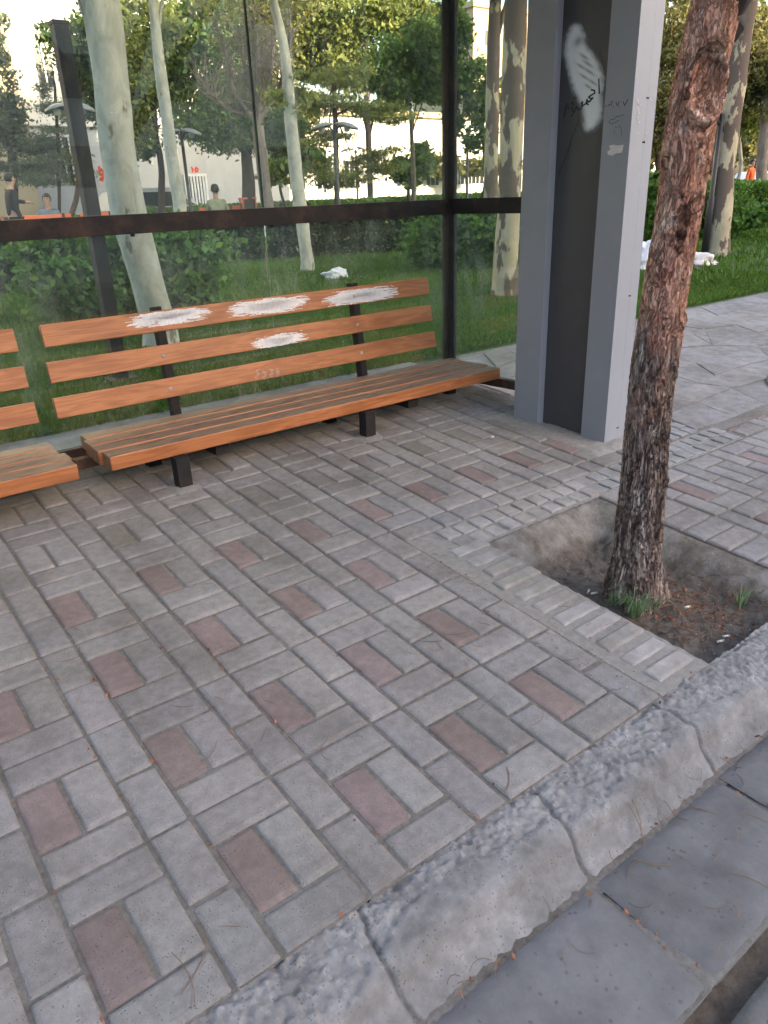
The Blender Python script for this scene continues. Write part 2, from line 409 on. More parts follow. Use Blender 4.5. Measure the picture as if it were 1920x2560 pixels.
def leaves_mesh(name, C, size, mats, parent=None, tone=None, aspect=1.8, droop=0., normals=None, smooth=False, axis=None):
    """C: n x 3 centres; quads with random orientation"""
    n = len(C); C = np.asarray(C, float)
    a = rng.normal(size=(n, 3)); a[:, 2] -= droop
    if axis is not None: a = a*.45+axis
    a /= np.linalg.norm(a, axis=1)[:, None]
    b = rng.normal(size=(n, 3)); b -= (b*a).sum(1)[:, None]*a; b /= np.linalg.norm(b, axis=1)[:, None]
    s = (np.asarray(size)*(.6+.8*rng.random(n)))[:, None]
    nrm = np.cross(a, b)
    V = np.stack([C-a*s, C+b*s/aspect+nrm*s*.15, C+a*s, C-b*s/aspect+nrm*s*.15], 1).reshape(-1, 3)
    if parent is not None: V = V-np.array(wloc(parent))
    me = bpy.data.meshes.new(name)
    me.vertices.add(4*n); me.vertices.foreach_set('co', V.astype(np.float32).ravel())
    me.loops.add(4*n); me.loops.foreach_set('vertex_index', np.arange(4*n, dtype=np.int32))
    me.polygons.add(n); me.polygons.foreach_set('loop_start', np.arange(0, 4*n, 4, dtype=np.int32))
    me.polygons.foreach_set('loop_total', np.full(n, 4, np.int32))
    me.update(calc_edges=True)
    if tone is None:
        t = .65+.75*rng.random(n); tone = np.stack([t*(.9+.3*rng.random(n)), t, t*(.8+.3*rng.random(n))], 1)
    at = me.attributes.new('tone', 'FLOAT_COLOR', 'FACE')
    at.data.foreach_set('color', np.c_[tone, np.ones(n)].astype(np.float32).ravel())
    for M in (mats if isinstance(mats, (list, tuple)) else [mats]): me.materials.append(M)
    o = bpy.data.objects.new(name, me); COL.objects.link(o)
    if parent is not None: o.parent = parent
    return o
def clump_points(c, r, n, k=None, spread=.30, hollow=.35):
    """points in leaf clumps spread in an ellipsoid"""
    k = k or max(8, n//140); out = []
    cc = rng.normal(size=(k, 3)); cc /= np.linalg.norm(cc, axis=1)[:, None]
    cc *= (hollow+(1-hollow)*rng.random(k)**.6)[:, None]
    w_ = .4+rng.random(k); w_ /= w_.sum(); tn = .72+.55*rng.random(k); T = []
    for i in range(k):
        m_ = int(n*w_[i])+1; p = rng.normal(size=(m_, 3))*spread*(.55+.6*rng.random())*np.array([1, 1, .62])
        out.append((cc[i]+p)); T.append(np.full(m_, tn[i]))
    P = np.concatenate(out)*np.array(r)+np.array(c); t = np.concatenate(T)*(.75+.5*rng.random(len(P)))
    return P, np.stack([t*(.92+.25*rng.random(len(P))), t, t*(.85+.2*rng.random(len(P)))], 1)

def shaped_paver(mb, x0, x1, y0, y1, mi=0, j=.0075, ch=.0105, h=.012, zf=None, tone=None, jit=.0024, cut=0):
    """one paver: chamfered top following the slope"""
    x0 += j*rnd.uniform(.35, .75); x1 -= j*rnd.uniform(.35, .75); y0 += j*rnd.uniform(.35, .75); y1 -= j*rnd.uniform(.35, .75)
    a = rnd.uniform(-.004, .004); cx, cy = (x0+x1)/2, (y0+y1)/2; dz = rnd.uniform(-1, 1)*jit; tx, ty = rnd.gauss(0, .008), rnd.gauss(0, .008)
    zf = zf or (lambda x, y: .0706*y)
    def P(x, y, z):
        X = cx+(x-cx)*math.cos(a)-(y-cy)*math.sin(a); Y = cy+(x-cx)*math.sin(a)+(y-cy)*math.cos(a)
        return (X, Y, zf(X, Y)+dz+z+tx*(x-cx)+ty*(y-cy))
    def ring(i, z, c):
        X0, X1, Y0, Y1 = x0+i, x1-i, y0+i, y1-i
        return [P(*q, z) for q in ((X0+c, Y0), (X1-c, Y0), (X1, Y0+c), (X1, Y1-c), (X1-c, Y1), (X0+c, Y1), (X0, Y1-c), (X0, Y0+c))]
    c = .003
    rr = [ring(0, -h-.02, c), ring(0, -ch*.72, c), ring(ch*.35, -ch*.26, c+.002), ring(ch, 0, c+.002)]
    o = len(mb.v); tone = tone or (1, 1, 1)
    for r in rr: mb.v += r
    for k in range(3):
        for i in range(8):
            i2 = (i+1) % 8; mb.f.append([o+k*8+i, o+k*8+i2, o+(k+1)*8+i2, o+(k+1)*8+i]); mb.mi.append(mi); mb.tone.append(tone)
    mb.f.append([o+24+i for i in range(8)]); mb.mi.append(mi); mb.tone.append(tone)
def ptone(v=.1):
    t = rnd.uniform(1-v, 1+v); return (t*rnd.uniform(.985, 1.02), t, t*rnd.uniform(.975, 1.03))

# ============================================================ GROUND
# big ground sheet (lawn beyond the path)
mb = MB()
xs = [-400, -120, -60, -40, -30, -24, -18, -12, -8, -5, -3, -1, 1, 3, 5, 7, 9, 12, 16, 20, 26, 34, 44, 60, 120, 400]
ys = [2.95, 3.05, 4, 5, 6, 7, 8, 10, 12, 15, 18, 22, 26, 34, 50, 100, 400]
vs = [(x, y, gz(y)-.012) for y in ys for x in xs]; nx = len(xs)
mb.add(vs, [(j*nx+i, j*nx+i+1, (j+1)*nx+i+1, (j+1)*nx+i) for j in range(len(ys)-1) for i in range(nx-1)])
tag(mb.build('lawn', M_LAWN), 'mown green lawn behind the shelter', kind='structure')
# sand bed below the pavers, with the tree pit left open
PX0, PX1, PY0, PY1 = 1.715, 2.415, -.0, .92
def sheet(name, rects, M, off, label, div=None):
    mb = MB()
    for x0, x1, y0, y1 in rects:
        mb.add([(x0, y0, .0706*y0+off), (x1, y0, .0706*y0+off), (x1, y1, .0706*y1+off), (x0, y1, .0706*y1+off)], [(0, 1, 2, 3)])
    return tag(mb.build(name, M), label, kind='structure')
sheet('joint_sand', [(-4, 1.505, .0, 3.0), (PX1, 12, .0, .918), (3.58, 12, .918, 1.098), (1.505, 12, 1.098, 3.0)], M_SAND, -.0075, 'sandy bed showing between the pavers')

mb = MB()
def lattice(x0, x1, y0, y1, ox, oy, keep):
    i0 = int(math.floor((x0-ox)/.3))-1; i1 = int((x1-ox)/.3)+2
    j0 = int(math.floor((y0-oy)/.4))-1; j1 = int((y1-oy)/.4)+2
    for i in range(i0, i1):
        for j in range(j0, j1):
            X, Y = ox+i*.3, oy+j*.4
            cells = [(X, X+.2, Y, Y+.1, 0), (X, X+.1, Y+.1, Y+.3, 1), (X+.1, X+.2, Y+.1, Y+.3, 0), (X, X+.2, Y+.3, Y+.4, 0),
                     (X+.2, X+.3, Y, Y+.2, 0), (X+.2, X+.3, Y+.2, Y+.4, 0)]
            for a, b, c, d, m_ in cells:
                a, b, c, d = max(a, x0), min(b, x1), max(c, y0), min(d, y1)
                if b-a < .03 or d-c < .03: continue
                if not keep((a+b)/2, (c+d)/2): continue
                if m_ == 1 and rnd.random() < (.04 if d < 1.6 else .40 if d < 2.4 else .85): m_ = 0
                if m_ == 1 and a > 2.6 and rnd.random() < .5: m_ = 0
                tn_ = ptone(.095)
                if m_ == 1 and d > 1.6: tn_ = (tn_[0]*.94, tn_[1]*1.12, tn_[2]*1.10)
                shaped_paver(mb, a, b, c, d, m_, tone=tn_)
def keep_main(x, y):
    if 2.82 < x < 3.25 and 1.26 < y < 1.86: return False
    return True
lattice(-2.4, 1.5, 0, 2.62, .0, .0, keep_main)
lattice(1.5, 3.12, 1.1, 2.62, .0, .0, keep_main)
# pavers right of the pit
y = .02
while y < .9:
    shaped_paver(mb, 2.415, 2.63, y, y+.1, 0, tone=ptone(.06)); y += .1
lattice(2.63, 5.6, .0, .92, 2.74, .11, lambda x, y: True)
lattice(3.62, 5.6, .92, 1.04, 2.74, .11, lambda x, y: True)
tag(mb.build('pavement', [M_PAVE, M_RED]), 'grey concrete block pavement with single red blocks', kind='structure')
# edge bricks round the pit
mb = MB()
x = 1.63
while x < 2.40:
    shaped_paver(mb, x, x+.079, .925, 1.008, 0, j=.01, ch=.008, tone=ptone(.08), jit=.004)
    shaped_paver(mb, x, x+.079, 1.008, 1.090, 0, j=.008, ch=.006, tone=ptone(.08), jit=.004); x += .0835
y = .035; k = 0
while y < .90:
    shaped_paver(mb, 1.545+.03*(y > .7), 1.72+.03*y, y, y+.066, 0, j=.007, ch=.009, tone=ptone(.07), jit=.003); y += .0855
# thin brick field right of the pillar
for r, (yy0, yy1) in enumerate(((.925, 1.01), (1.01, 1.095), (1.11, 1.19), (1.19, 1.275))):
    x = 2.43+.02*(r % 2)
    while x < (3.58 if r < 2 else 3.5):
        if not (r > 1 and x < 3.13): shaped_paver(mb, x, x+.079, yy0, yy1, 0, j=.009, ch=.006, tone=(.85, .88, .92), jit=.003)
        x += .0835
tag(mb.build('edge_bricks', M_BRICK), 'pale small bricks bordering the tree pit', kind='structure')
# mortar beds
def rough_sheet(name, x0, x1, y0, y1, zf, M, label, st=.012, amp=.004, sc=40, parent=None):
    nx = max(2, int((x1-x0)/st)); ny = max(2, int((y1-y0)/st)); vs = []
    for j in range(ny+1):
        for i in range(nx+1):
            x = x0+(x1-x0)*i/nx; y = y0+(y1-y0)*j/ny
            vs.append((x, y, zf(x, y)+amp*noise.fractal(Vector((x*sc, y*sc, 3)), 1.0, 2.0, 3)))
    mb = MB(); mb.add(vs, [(j*(nx+1)+i, j*(nx+1)+i+1, (j+1)*(nx+1)+i+1, (j+1)*(nx+1)+i) for j in range(ny) for i in range(nx)])
    o = mb.build(name, M, smooth=True); return tag(o, label, kind='structure')
rough_sheet('mortar_bed', 1.502, 1.735, .0, 1.10, lambda x, y: .0706*y-.0075, M_MORTAR, 'rough mortar between pavers and edge bricks')
rough_sheet('mortar_strip', 1.735, 3.6, .915, 1.10, lambda x, y: .0706*y-.0065, M_MORTAR, 'mortar under the back row of small bricks')
def collar(x, y):
    e = min(x-2.74, 3.2-x, y-1.17, 1.95-y); return .0706*y-.012+.02*max(0, min(1, e/.05))
rough_sheet('pillar_footing', 2.74, 3.2, 1.17, 1.95, collar, M_MORTAR, 'mortar collar at the foot of the pillar', amp=.006, sc=22)
# pit
def pit_z(x, y):
    def s(t): t = max(0, min(1, t)); return t*t*(3-2*t)
    top = .0706*y-.012
    wl = s((x-1.722)/.05); wr = s((PX1-.012+.018*noise.noise(Vector((x*3, y*16, 6)))-x)/.20*(1+.25*noise.noise(Vector((x*5, y*5, 1))))); wb = s((.92-y)/.17*(1+.3*noise.noise(Vector((x*6, y*4, 5)))))
    wf = s((y+.01)/.05)
    d = wl*wr*wb*wf
    fl = -.078+.012*noise.noise(Vector((x*6, y*6, 9)))+.02*math.exp(-((x-2.0)**2+(y-.44)**2)/.03)
    if x > 2.3: pass
    return top*(1-d)+fl*d+(.006*noise.fractal(Vector((x*30, y*30, 0)), 1, 2, 3)+.010*noise.fractal(Vector((x*9, y*9, 4)), 1, 2, 3))*(.15+d)
nx, ny = 140, 180; mb = MB(); vs = []; 
X0, X1, Y0, Y1 = 1.700, 2.425, -.012, .935
for j in range(ny+1):
    for i in range(nx+1):
        x = X0+(X1-X0)*i/nx; y = Y0+(Y1-Y0)*j/ny; vs.append((x, y, pit_z(x, y)))
o_ = len(mb.v); mb.v += vs
for j in range(ny):
    for i in range(nx):
        a = j*(nx+1)+i; x, y, z = vs[a]; h = z-.03*noise.noise(Vector((x*9, y*9, 2)))
        mb.f.append([a, a+1, a+nx+2, a+nx+1]); mb.mi.append(1 if h < -.050 else 0); mb.tone.append((1, 1, 1))
for k_ in range(len(mb.mi)): mb.mi[k_] = 0
tag(mb.build('tree_pit', [M_PIT], smooth=True), 'sunken tree pit with mortar sides and dark soil floor', kind='structure')

# crazy paving path beside the shelter
mb = MB()
pts = []
def zf(x, y): return .0706*y
yy = 1.11; row = 0
import itertools
# jittered grid of irregular polygons
gx = [3.16+.36*i for i in range(26)]; gy = [1.11, 1.36, 1.62, 1.86, 2.12, 2.38, 2.64, 2.93]
V_ = {}
for j, y in enumerate(gy):
    for i, x in enumerate(gx):
        jx = rnd.uniform(-.09, .09); jy = rnd.uniform(-.06, .06) if 0 < j < len(gy)-1 else rnd.uniform(0, .03)
        V_[i, j] = (x+(jx if i else 0)+.12*(j % 2)*(i > 0), y+jy)
for j in range(len(gy)-1):
    i = 0
    while i < len(gx)-1:
        span = 2 if (rnd.random() < .25 and i < len(gx)-2) else 1
        q = [V_[k, j] for k in range(i, i+span+1)]+[V_[k, j+1] for k in range(i+span, i-1, -1)]
        i += span
        polys = [q]
        if rnd.random() < .05 and len(q) == 4: polys = [[q[0], q[1], q[2]], [q[0], q[2], q[3]]]
        for q in polys:
            cx = sum(p[0] for p in q)/len(q); cy = sum(p[1] for p in q)/len(q)
            if (cx-5.05)**2/.55**2+(cy-1.1)**2/.32**2 < 1: continue
            if cx < 3.6 and cy < 1.3: continue
            def inset(d): 
                out = []
                for p in q:
                    v = Vector((cx-p[0], cy-p[1])); L = v.length; out.append((p[0]+v.x/L*d, p[1]+v.y/L*d))
                return out
            dz = rnd.uniform(-.004, .006); t = ptone(.1); A, B, Cc = inset(.002), inset(.003), inset(.010)
            # subdivide edges slightly for a broken outline
            def rough(poly, seed):
                out = []
                for k in range(len(poly)):
                    a, b = Vector(poly[k]), Vector(poly[(k+1) % len(poly)]); L = (b-a).length; n_ = 5
                    nrm = Vector((-(b-a).y, (b-a).x))/max(L, 1e-6)
                    for u in range(n_):
                        p = a.lerp(b, u/n_); d = 0 if u == 0 else .010*noise.noise(Vector((p.x*12+seed, p.y*12, seed)))
                        out.append((p.x+nrm.x*d, p.y+nrm.y*d))
                return out
            sd_ = rnd.random()*50
            r0, r1, r2 = rough(A, sd_), rough(B, sd_), rough(Cc, sd_)
            lo = [(x, y, zf(x, y)-.02) for x, y in r0]; mi_ = [(x, y, zf(x, y)+dz-.003) for x, y in r1]; hi = [(x, y, zf(x, y)+dz) for x, y in r2]
            n_ = len(r0)
            mb.add(lo+mi_+hi, [(i_, (i_+1) % n_, n_+(i_+1) % n_, n_+i_) for i_ in range(n_)]+[(n_+i_, n_+(i_+1) % n_, 2*n_+(i_+1) % n_, 2*n_+i_) for i_ in range(n_)]+[tuple(range(2*n_, 3*n_))], 0, t)
tag(mb.build('path', M_FLAG), 'crazy paving path of irregular grey flagstones', kind='structure')
# second pit at the right edge
mb = MB(); n_ = 40
c2 = (5.08, 1.12)
rings = []
for rr, zz in ((1.04, .006), (.95, .0), (.75, -.06), (.3, -.08)):
    rings.append([(c2[0]+.55*rr*math.cos(t)*(1+.06*noise.noise(Vector((math.cos(t)*2, math.sin(t)*2, 0)))), c2[1]+.32*rr*math.sin(t), .0706*c2[1]+.0706*.32*rr*math.sin(t)+zz) for t in [2*math.pi*i/n_ for i in range(n_)]])
mb.add(sum(rings, []), [(k*n_+i, k*n_+(i+1) % n_, (k+1)*n_+(i+1) % n_, (k+1)*n_+i) for k in range(3) for i in range(n_)]+[tuple(range(3*n_, 4*n_))])
tag(mb.build('soil_hollow', M_DIRT, smooth=True), 'dark soil hollow in the path at the right', kind='structure')
# concrete strip behind the glass
rough_sheet('path_strip', -3, 3.15, 2.63, 3.06, lambda x, y: .0706*y-.002, M_FLAG, 'smooth concrete strip behind the glass wall', st=.05, amp=.003, sc=6)

# kerb
def kerb_prof():
    P = []
    for i in range(52):
        t = i/51
        if t < .46: y = .006-.110*(t/.46); z = -.004-.010*(t/.46)
        elif t < .64:
            u = (t-.46)/.18; y = -.104-.045*math.sin(u*math.pi/2); z = -.014-.030*(1-math.cos(u*math.pi/2))
        else:
            u = (t-.64)/.36; y = -.149-.062*u**1.35; z = -.044-.058*(u*.8+.2*math.sqrt(u))
        P.append((y, z))
    return P
KP = kerb_prof()
for _ in range(10): KP = [KP[0]]+[tuple((KP[i-1][k]+2*KP[i][k]+KP[i+1][k])/4 for k in (0, 1)) for i in range(1, len(KP)-1)]+[KP[-1]]
mb = MB(); x0, x1 = -.6, 6.2; W = len(KP); vs = []; ct = []
xs_ = []; x = x0
while x < x1: xs_.append(x); x += .0052 if .1 < x < 2.6 else .012
n_ = len(xs_)-1
for i, x in enumerate(xs_):
    for j, (y, z) in enumerate(KP):
        jx = min(abs(x-(.5*k-.045+.014*math.sin(y*20+k)+.008*noise.noise(Vector((y*30, k, 0))))) for k in range(-1, 14))
        big = noise.fractal(Vector((x*4.2, y*7, 1.7)), 1, 2, 3)
        wn = noise.noise(Vector((x*9, y*14, 4.4)))*.035
        edge = -.118+.05*noise.fractal(Vector((x*2.3, .3, 9.1)), 1, 2, 4)+wn       # broken skin above this line
        worn = max(0, min(1, (y-edge+.012*noise.fractal(Vector((x*40, y*40, 6)), 1, 2, 3))/.02))
        fine = noise.fractal(Vector((x*55, y*55, z*55)), 1, 2, 3)
        dd = noise.voronoi(Vector((x*75, y*75, z*75)))[0]; peb = max(0, .5-dd[0])
        dz = -.006*worn*(1+.9*noise.noise(Vector((x*7, y*10, 3))))+worn*(.0060*fine+.015*peb*(1 if noise.noise(Vector((x*20, y*20, 8))) > -.1 else -.5))
        dz += (1-worn)*.0022*fine+.003*big
        dz -= .012*math.exp(-(y-.0)**2/.00012)*max(0, noise.noise(Vector((x*6, 0, 2)))+.3)
        gro = -.008*math.exp(-(jx/.005)**2)
        vs.append((x, y+(.010*big+.0015*fine-gro*.5)*(j > 26), z+dz+gro))
        sp = 1.0
        spw = .80+.42*peb*(1.6 if noise.cell(Vector((x*75, y*75, z*75))) > .2 else .3)+.16*fine
        sps = .76+.13*noise.fractal(Vector((x*9, y*12, 2)), 1, 2, 4)+.08*fine
        sp = spw*worn+sps*(1-worn)
        sp *= 1-.35*math.exp(-(jx/.005)**2)
        ct.append(max(.25, sp))
mb.v += vs
for i in range(n_):
    for j in range(W-1):
        mb.f.append([i*W+j, i*W+j+1, (i+1)*W+j+1, (i+1)*W+j]); mb.mi.append(0); t = ct[i*W+j]; mb.tone.append((t, t*.995, t*.985))
# far plain continuation
for (a, b) in ((-30, -.6), (6.2, 60)):
    mb.add([(a, .006, -.004), (b, .006, -.004), (b, -.11, -.015), (a, -.11, -.015), (b, -.15, -.05), (a, -.15, -.05), (b, -.21, -.11), (a, -.21, -.11)],
           [(0, 3, 2, 1), (3, 5, 4, 2), (5, 7, 6, 4)])
tag(mb.build('kerb', M_KERB, smooth=True), 'worn chipped concrete kerb', kind='structure')
# mortar fillet between kerb and gutter
rough_sheet('gutter_mortar', -.8, 6.2, -.242, -.19, lambda x, y: -.0985+.25*max(0, y+.208), M_DIRTM, 'dirty mortar line along the gutter', st=.015, amp=.003)
# gutter slabs
mb = MB()
k = -3
while k < 13:
    xa = .435+.495*(k-1); 
    mbx0, mbx1 = xa+.006, xa+.489
    dz = rnd.uniform(-.003, .003)
    nX, nY = 24, 14; vs = []
    for j in range(nY+1):
        for i in range(nX+1):
            x = mbx0+(mbx1-mbx0)*i/nX; y = -.219-(.279)*j/nY
            e = min(i, nX-i, j, nY-j); z = -.088+dz-.01*j/nY-(.008 if e == 0 else 0)+.0012*noise.noise(Vector((x*9, y*9, k)))
            vs.append((x+.0022*noise.noise(Vector((y*28, k, 0))), y+.0022*noise.noise(Vector((x*28, k, 4))), z))
    mb.add(vs, [(j*(nX+1)+i, (j+1)*(nX+1)+i, (j+1)*(nX+1)+i+1, j*(nX+1)+i+1) for j in range(nY) for i in range(nX)], 0, ptone(.04))
    k += 1
tag(mb.build('gutter', M_SLAB, smooth=True), 'smooth blue grey gutter slabs below the kerb', kind='structure')
rough_sheet('gutter_bed', -1.2, 6.3, -.497, -.20, lambda x, y: -.104, M_SAND, 'gritty bed below the gutter slabs', st=.03, amp=.002)
# outer channel lip and road
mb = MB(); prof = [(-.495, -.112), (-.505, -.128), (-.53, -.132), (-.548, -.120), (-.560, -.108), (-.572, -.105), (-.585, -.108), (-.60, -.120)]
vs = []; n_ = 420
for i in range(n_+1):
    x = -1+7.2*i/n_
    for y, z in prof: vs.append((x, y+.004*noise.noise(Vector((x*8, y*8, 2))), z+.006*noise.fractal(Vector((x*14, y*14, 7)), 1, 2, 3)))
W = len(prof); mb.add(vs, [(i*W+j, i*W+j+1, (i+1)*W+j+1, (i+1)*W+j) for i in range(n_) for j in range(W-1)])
for k_, f_ in enumerate(mb.f): mb.mi[k_] = 1 if (k_ % (W-1)) < 3 else 0; mb.tone[k_] = (.45, .45, .44)  # inner channel faces take the darker material, whole lip toned down
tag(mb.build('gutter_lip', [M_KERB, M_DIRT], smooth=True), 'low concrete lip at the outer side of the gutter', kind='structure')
mb = MB(); mb.add([(-200, -8, -.125), (200, -8, -.125), (200, -.6, -.125), (-200, -.6, -.125)], [(0, 1, 2, 3)])
tag(mb.build('road', M_ASPH), 'dark asphalt road', kind='structure')
rough_sheet('road_edge', -.8, 3.2, -.95, -.592, lambda x, y: -.118, M_ASPH, 'rough asphalt edge by the gutter', st=.012, amp=.010, sc=45)
mb = MB(); mb.add([(-200, -60, -.02), (200, -60, -.02), (200, -8, -.02), (-200, -8, -.02), (-200, -8, -.13), (200, -8, -.13)], [(0, 1, 2, 3), (3, 2, 5, 4)])
tag(mb.build('far_pavement', M_FLAG), 'pavement on the far side of the road', kind='structure')
mb = MB(); mb.add([(-200, .0, -.02), (-2.4, .0, -.02), (-2.4, 3, .2), (-200, 3, .2), (5.6, 0, -.012), (200, 0, -.012), (200, 3, .2), (5.6, 3, .20)], [(0, 1, 2, 3)])
mb.add([(5.6, .0, -.02), (200, 0, -.02), (200, 3, .192), (5.6, 3, .192)], [(0, 1, 2, 3)])
tag(mb.build('outer_pavement', M_FLAG), 'pavement running on outside the view', kind='structure')

# ============================================================ SHELTER
sh = empty('bus_shelter', (3.0, 1.55, .11), 'glass backed bus shelter with grey pillar and black steel rail behind the orange benches', 'bus shelter')
ZT = 2.62
A0, A1 = (2.849, 1.816), (2.876, 1.674); C0, C1 = (2.915, 1.414), (2.932, 1.282)
mb = MB()
mb.prism([A1, (3.10, 1.674), (3.10, 1.816), A0], .09, ZT, 0, mis=[1, 0, 0, 0]); pa = part(mb, 'pillar', [M_PILLAR, M_PILLAR_LIT], sh)
mb = MB()
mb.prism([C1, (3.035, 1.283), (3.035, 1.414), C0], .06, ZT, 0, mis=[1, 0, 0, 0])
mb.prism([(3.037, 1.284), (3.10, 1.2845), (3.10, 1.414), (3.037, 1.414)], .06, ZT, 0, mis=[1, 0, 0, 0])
pc = part(mb, 'pillar', [M_PILLAR, M_PILLAR_LIT], sh)
pc['label'] = 'front pillar of the shelter with marker writing and a pale sticker'
mb = MB(); mb.prism([(2.945, 1.412), (3.09, 1.412), (3.09, 1.676), (2.922, 1.676)], .08, ZT); pn = part(mb, 'infill_panel', [M_PANEL], sh)
for z in (.155, .80, 1.45, 1.62):
    for dx in (.0, .011):
        mb = MB(); mb.lathe([(0, .003), (.0032, .002), (.0038, 0)], (3.028+dx, 1.2825, z), 8, 0, Matrix.Rotation(math.pi/2, 4, 'X')); part(mb, 'rivet', [M_STEEL], pc)
# back wall frame
GY = 2.6
mb = MB(); mb.box(-2.4, 3.062, GY-.022, GY+.022, 1.157, 1.238, bev=.003); part(mb, 'middle_rail', [M_RAIL], sh)
mb = MB(); mb.box(3.064, 3.126, GY-.03, GY+.03, .17, 2.5, bev=.003); part(mb, 'corner_post', [M_STEEL], sh)
mb = MB(); mb.box(-2.4, 3.062, GY-.02, GY+.02, .205, .255, bev=.003); part(mb, 'bottom_rail', [M_RUST], sh)
def bar(mb, a, b, w_, h_, z0):          # horizontal bar between two plan points
    d = Vector((b[0]-a[0], b[1]-a[1])); d.normalize(); n = Vector((-d.y, d.x))*w_/2
    mb.prism([(a[0]+n.x, a[1]+n.y), (a[0]-n.x, a[1]-n.y), (b[0]-n.x, b[1]-n.y), (b[0]+n.x, b[1]+n.y)], z0, z0+h_)
SA, SB = (3.10, GY-.024), (3.19, 1.70)
mb = MB(); bar(mb, SA, SB, .04, .081, 1.158); part(mb, 'side_rail', [M_STEEL], sh)
mb = MB(); bar(mb, SA, SB, .045, .05, .192); part(mb, 'side_sill', [M_RUST], sh)
mb = MB(); mb.box(-2.4, 3.062, GY-.02, GY+.02, 2.42, 2.5, bev=.003); part(mb, 'top_rail', [M_STEEL], sh)
mb = MB(); mb.box(-2.5, 3.35, .95, 2.75, ZT, ZT+.12, bev=.01); mb.box(-2.5, 3.35, .90, .95, ZT-.06, ZT+.16, bev=.005); part(mb, 'roof', [M_PILLAR], sh)
mb = MB(); mb.box(-2.5, -2.37, 1.28, 1.82, 0.05, ZT, bev=.01); part(mb, 'end_pillar', [M_PILLAR], sh)
seams = [-2.36, -1.05, .30, 1.86, 3.060]
lab = ['', 'smudged pane left of the near seam', 'dusty pane behind the gap between the benches', 'large pane above the right bench']
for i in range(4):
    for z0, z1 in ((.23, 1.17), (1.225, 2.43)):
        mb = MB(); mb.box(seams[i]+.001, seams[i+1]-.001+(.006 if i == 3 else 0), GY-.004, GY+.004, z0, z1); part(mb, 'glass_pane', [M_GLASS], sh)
for i in (2, 3):
    mb = MB(); mb.box(seams[i]-.003, seams[i]+.003, GY-.007, GY+.007, 1.239, 2.418); part(mb, 'glass_seam', [M_SEAM], sh)
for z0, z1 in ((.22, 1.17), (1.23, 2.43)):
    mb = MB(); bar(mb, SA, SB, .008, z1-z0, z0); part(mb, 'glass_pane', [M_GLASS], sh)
# clips on glass and bolts below the rail
for a, b in ((245, 243),):
    p = on_y(a, b, GY-.006); mb = MB(); mb.box(p.x-.012, p.x+.012, GY-.012, GY-.005, p.z-.002, p.z+.002); part(mb, 'glass_clip', [M_FRAMEW], sh)
for a in (280, 585, 755, 1058):
    p = on_y(a, 480, GY); mb = MB(); mb.lathe([(0, -.012), (.009, -.011), (.011, 0)], (p.x, GY-.012, 1.157), 10); part(mb, 'rail_bolt', [M_STEEL], sh)

# writing on the pillar: strokes as thin ribbons on the faces
def face_point(px, py, p, n):
    r = RT.transposed() @ Vector(((px-960)/F, (py-1280)/F, 1)); return CAM + r*((p-CAM).dot(n)/r.dot(n))
def strokes(name, groups, p, n, M, parent, off=.0012, conv=None, split=None):
    if split:
        for a_, b_ in zip([0]+split, split+[len(groups)]): strokes(name, groups[a_:b_], p, n, M, parent, off, conv)
        return
    mb = MB(); n = n.normalized()
    for wd, pts in groups:
        P = [face_point(*conv(a, b), p, n)+n*off*(1+.2*(len(mb.f) % 7)) for a, b in pts]
        for i in range(len(P)-1):
            d = (P[i+1]-P[i]); L = d.length
            if L < 1e-5: continue
            d /= L; s_ = d.cross(n)*wd/2; e = d*wd*.3
            w2 = 1 if i % 2 else .8
            mb.add([P[i]-s_-e, P[i]+s_-e, P[i+1]+s_*w2+e, P[i+1]-s_*w2+e], [(0, 1, 2, 3)])
    return part(mb, name, [M], parent)
c3 = lambda a, b: (a/2.476+1250, b/2.476)
nP = Vector((-(1.676-1.412), -(2.945-2.922), 0)).normalized(); pP = Vector((2.945, 1.412, .5))
nC = Vector((-(1.414-1.282), -(2.932-2.915), 0)).normalized(); pC = Vector((C1[0], C1[1], .5))
nS = Vector((0, -1, 0)); pS = Vector((3.0, 1.2825, .5))
W1 = .0075
ink = [(W1, [(612, 490), (614, 530), (615, 578)]),
       (W1, [(566, 556), (585, 560), (588, 575), (565, 590), (550, 600), (562, 612), (576, 606), (560, 625), (545, 632)]),
       (W1, [(545, 632), (540, 615), (534, 640), (548, 648)]),
       (W1, [(534, 640), (515, 655), (505, 640), (512, 630), (508, 668), (492, 680), (478, 668)]),
       (W1, [(475, 660), (462, 690), (450, 712), (440, 722)]), (W1*1.5, [(446, 638), (456, 646)]), (W1*1.2, [(462, 604), (472, 608)]),
       (W1, [(446, 665), (452, 690)]), (W1, [(420, 640), (424, 676)]), (W1, [(410, 655), (404, 690), (396, 720)])]
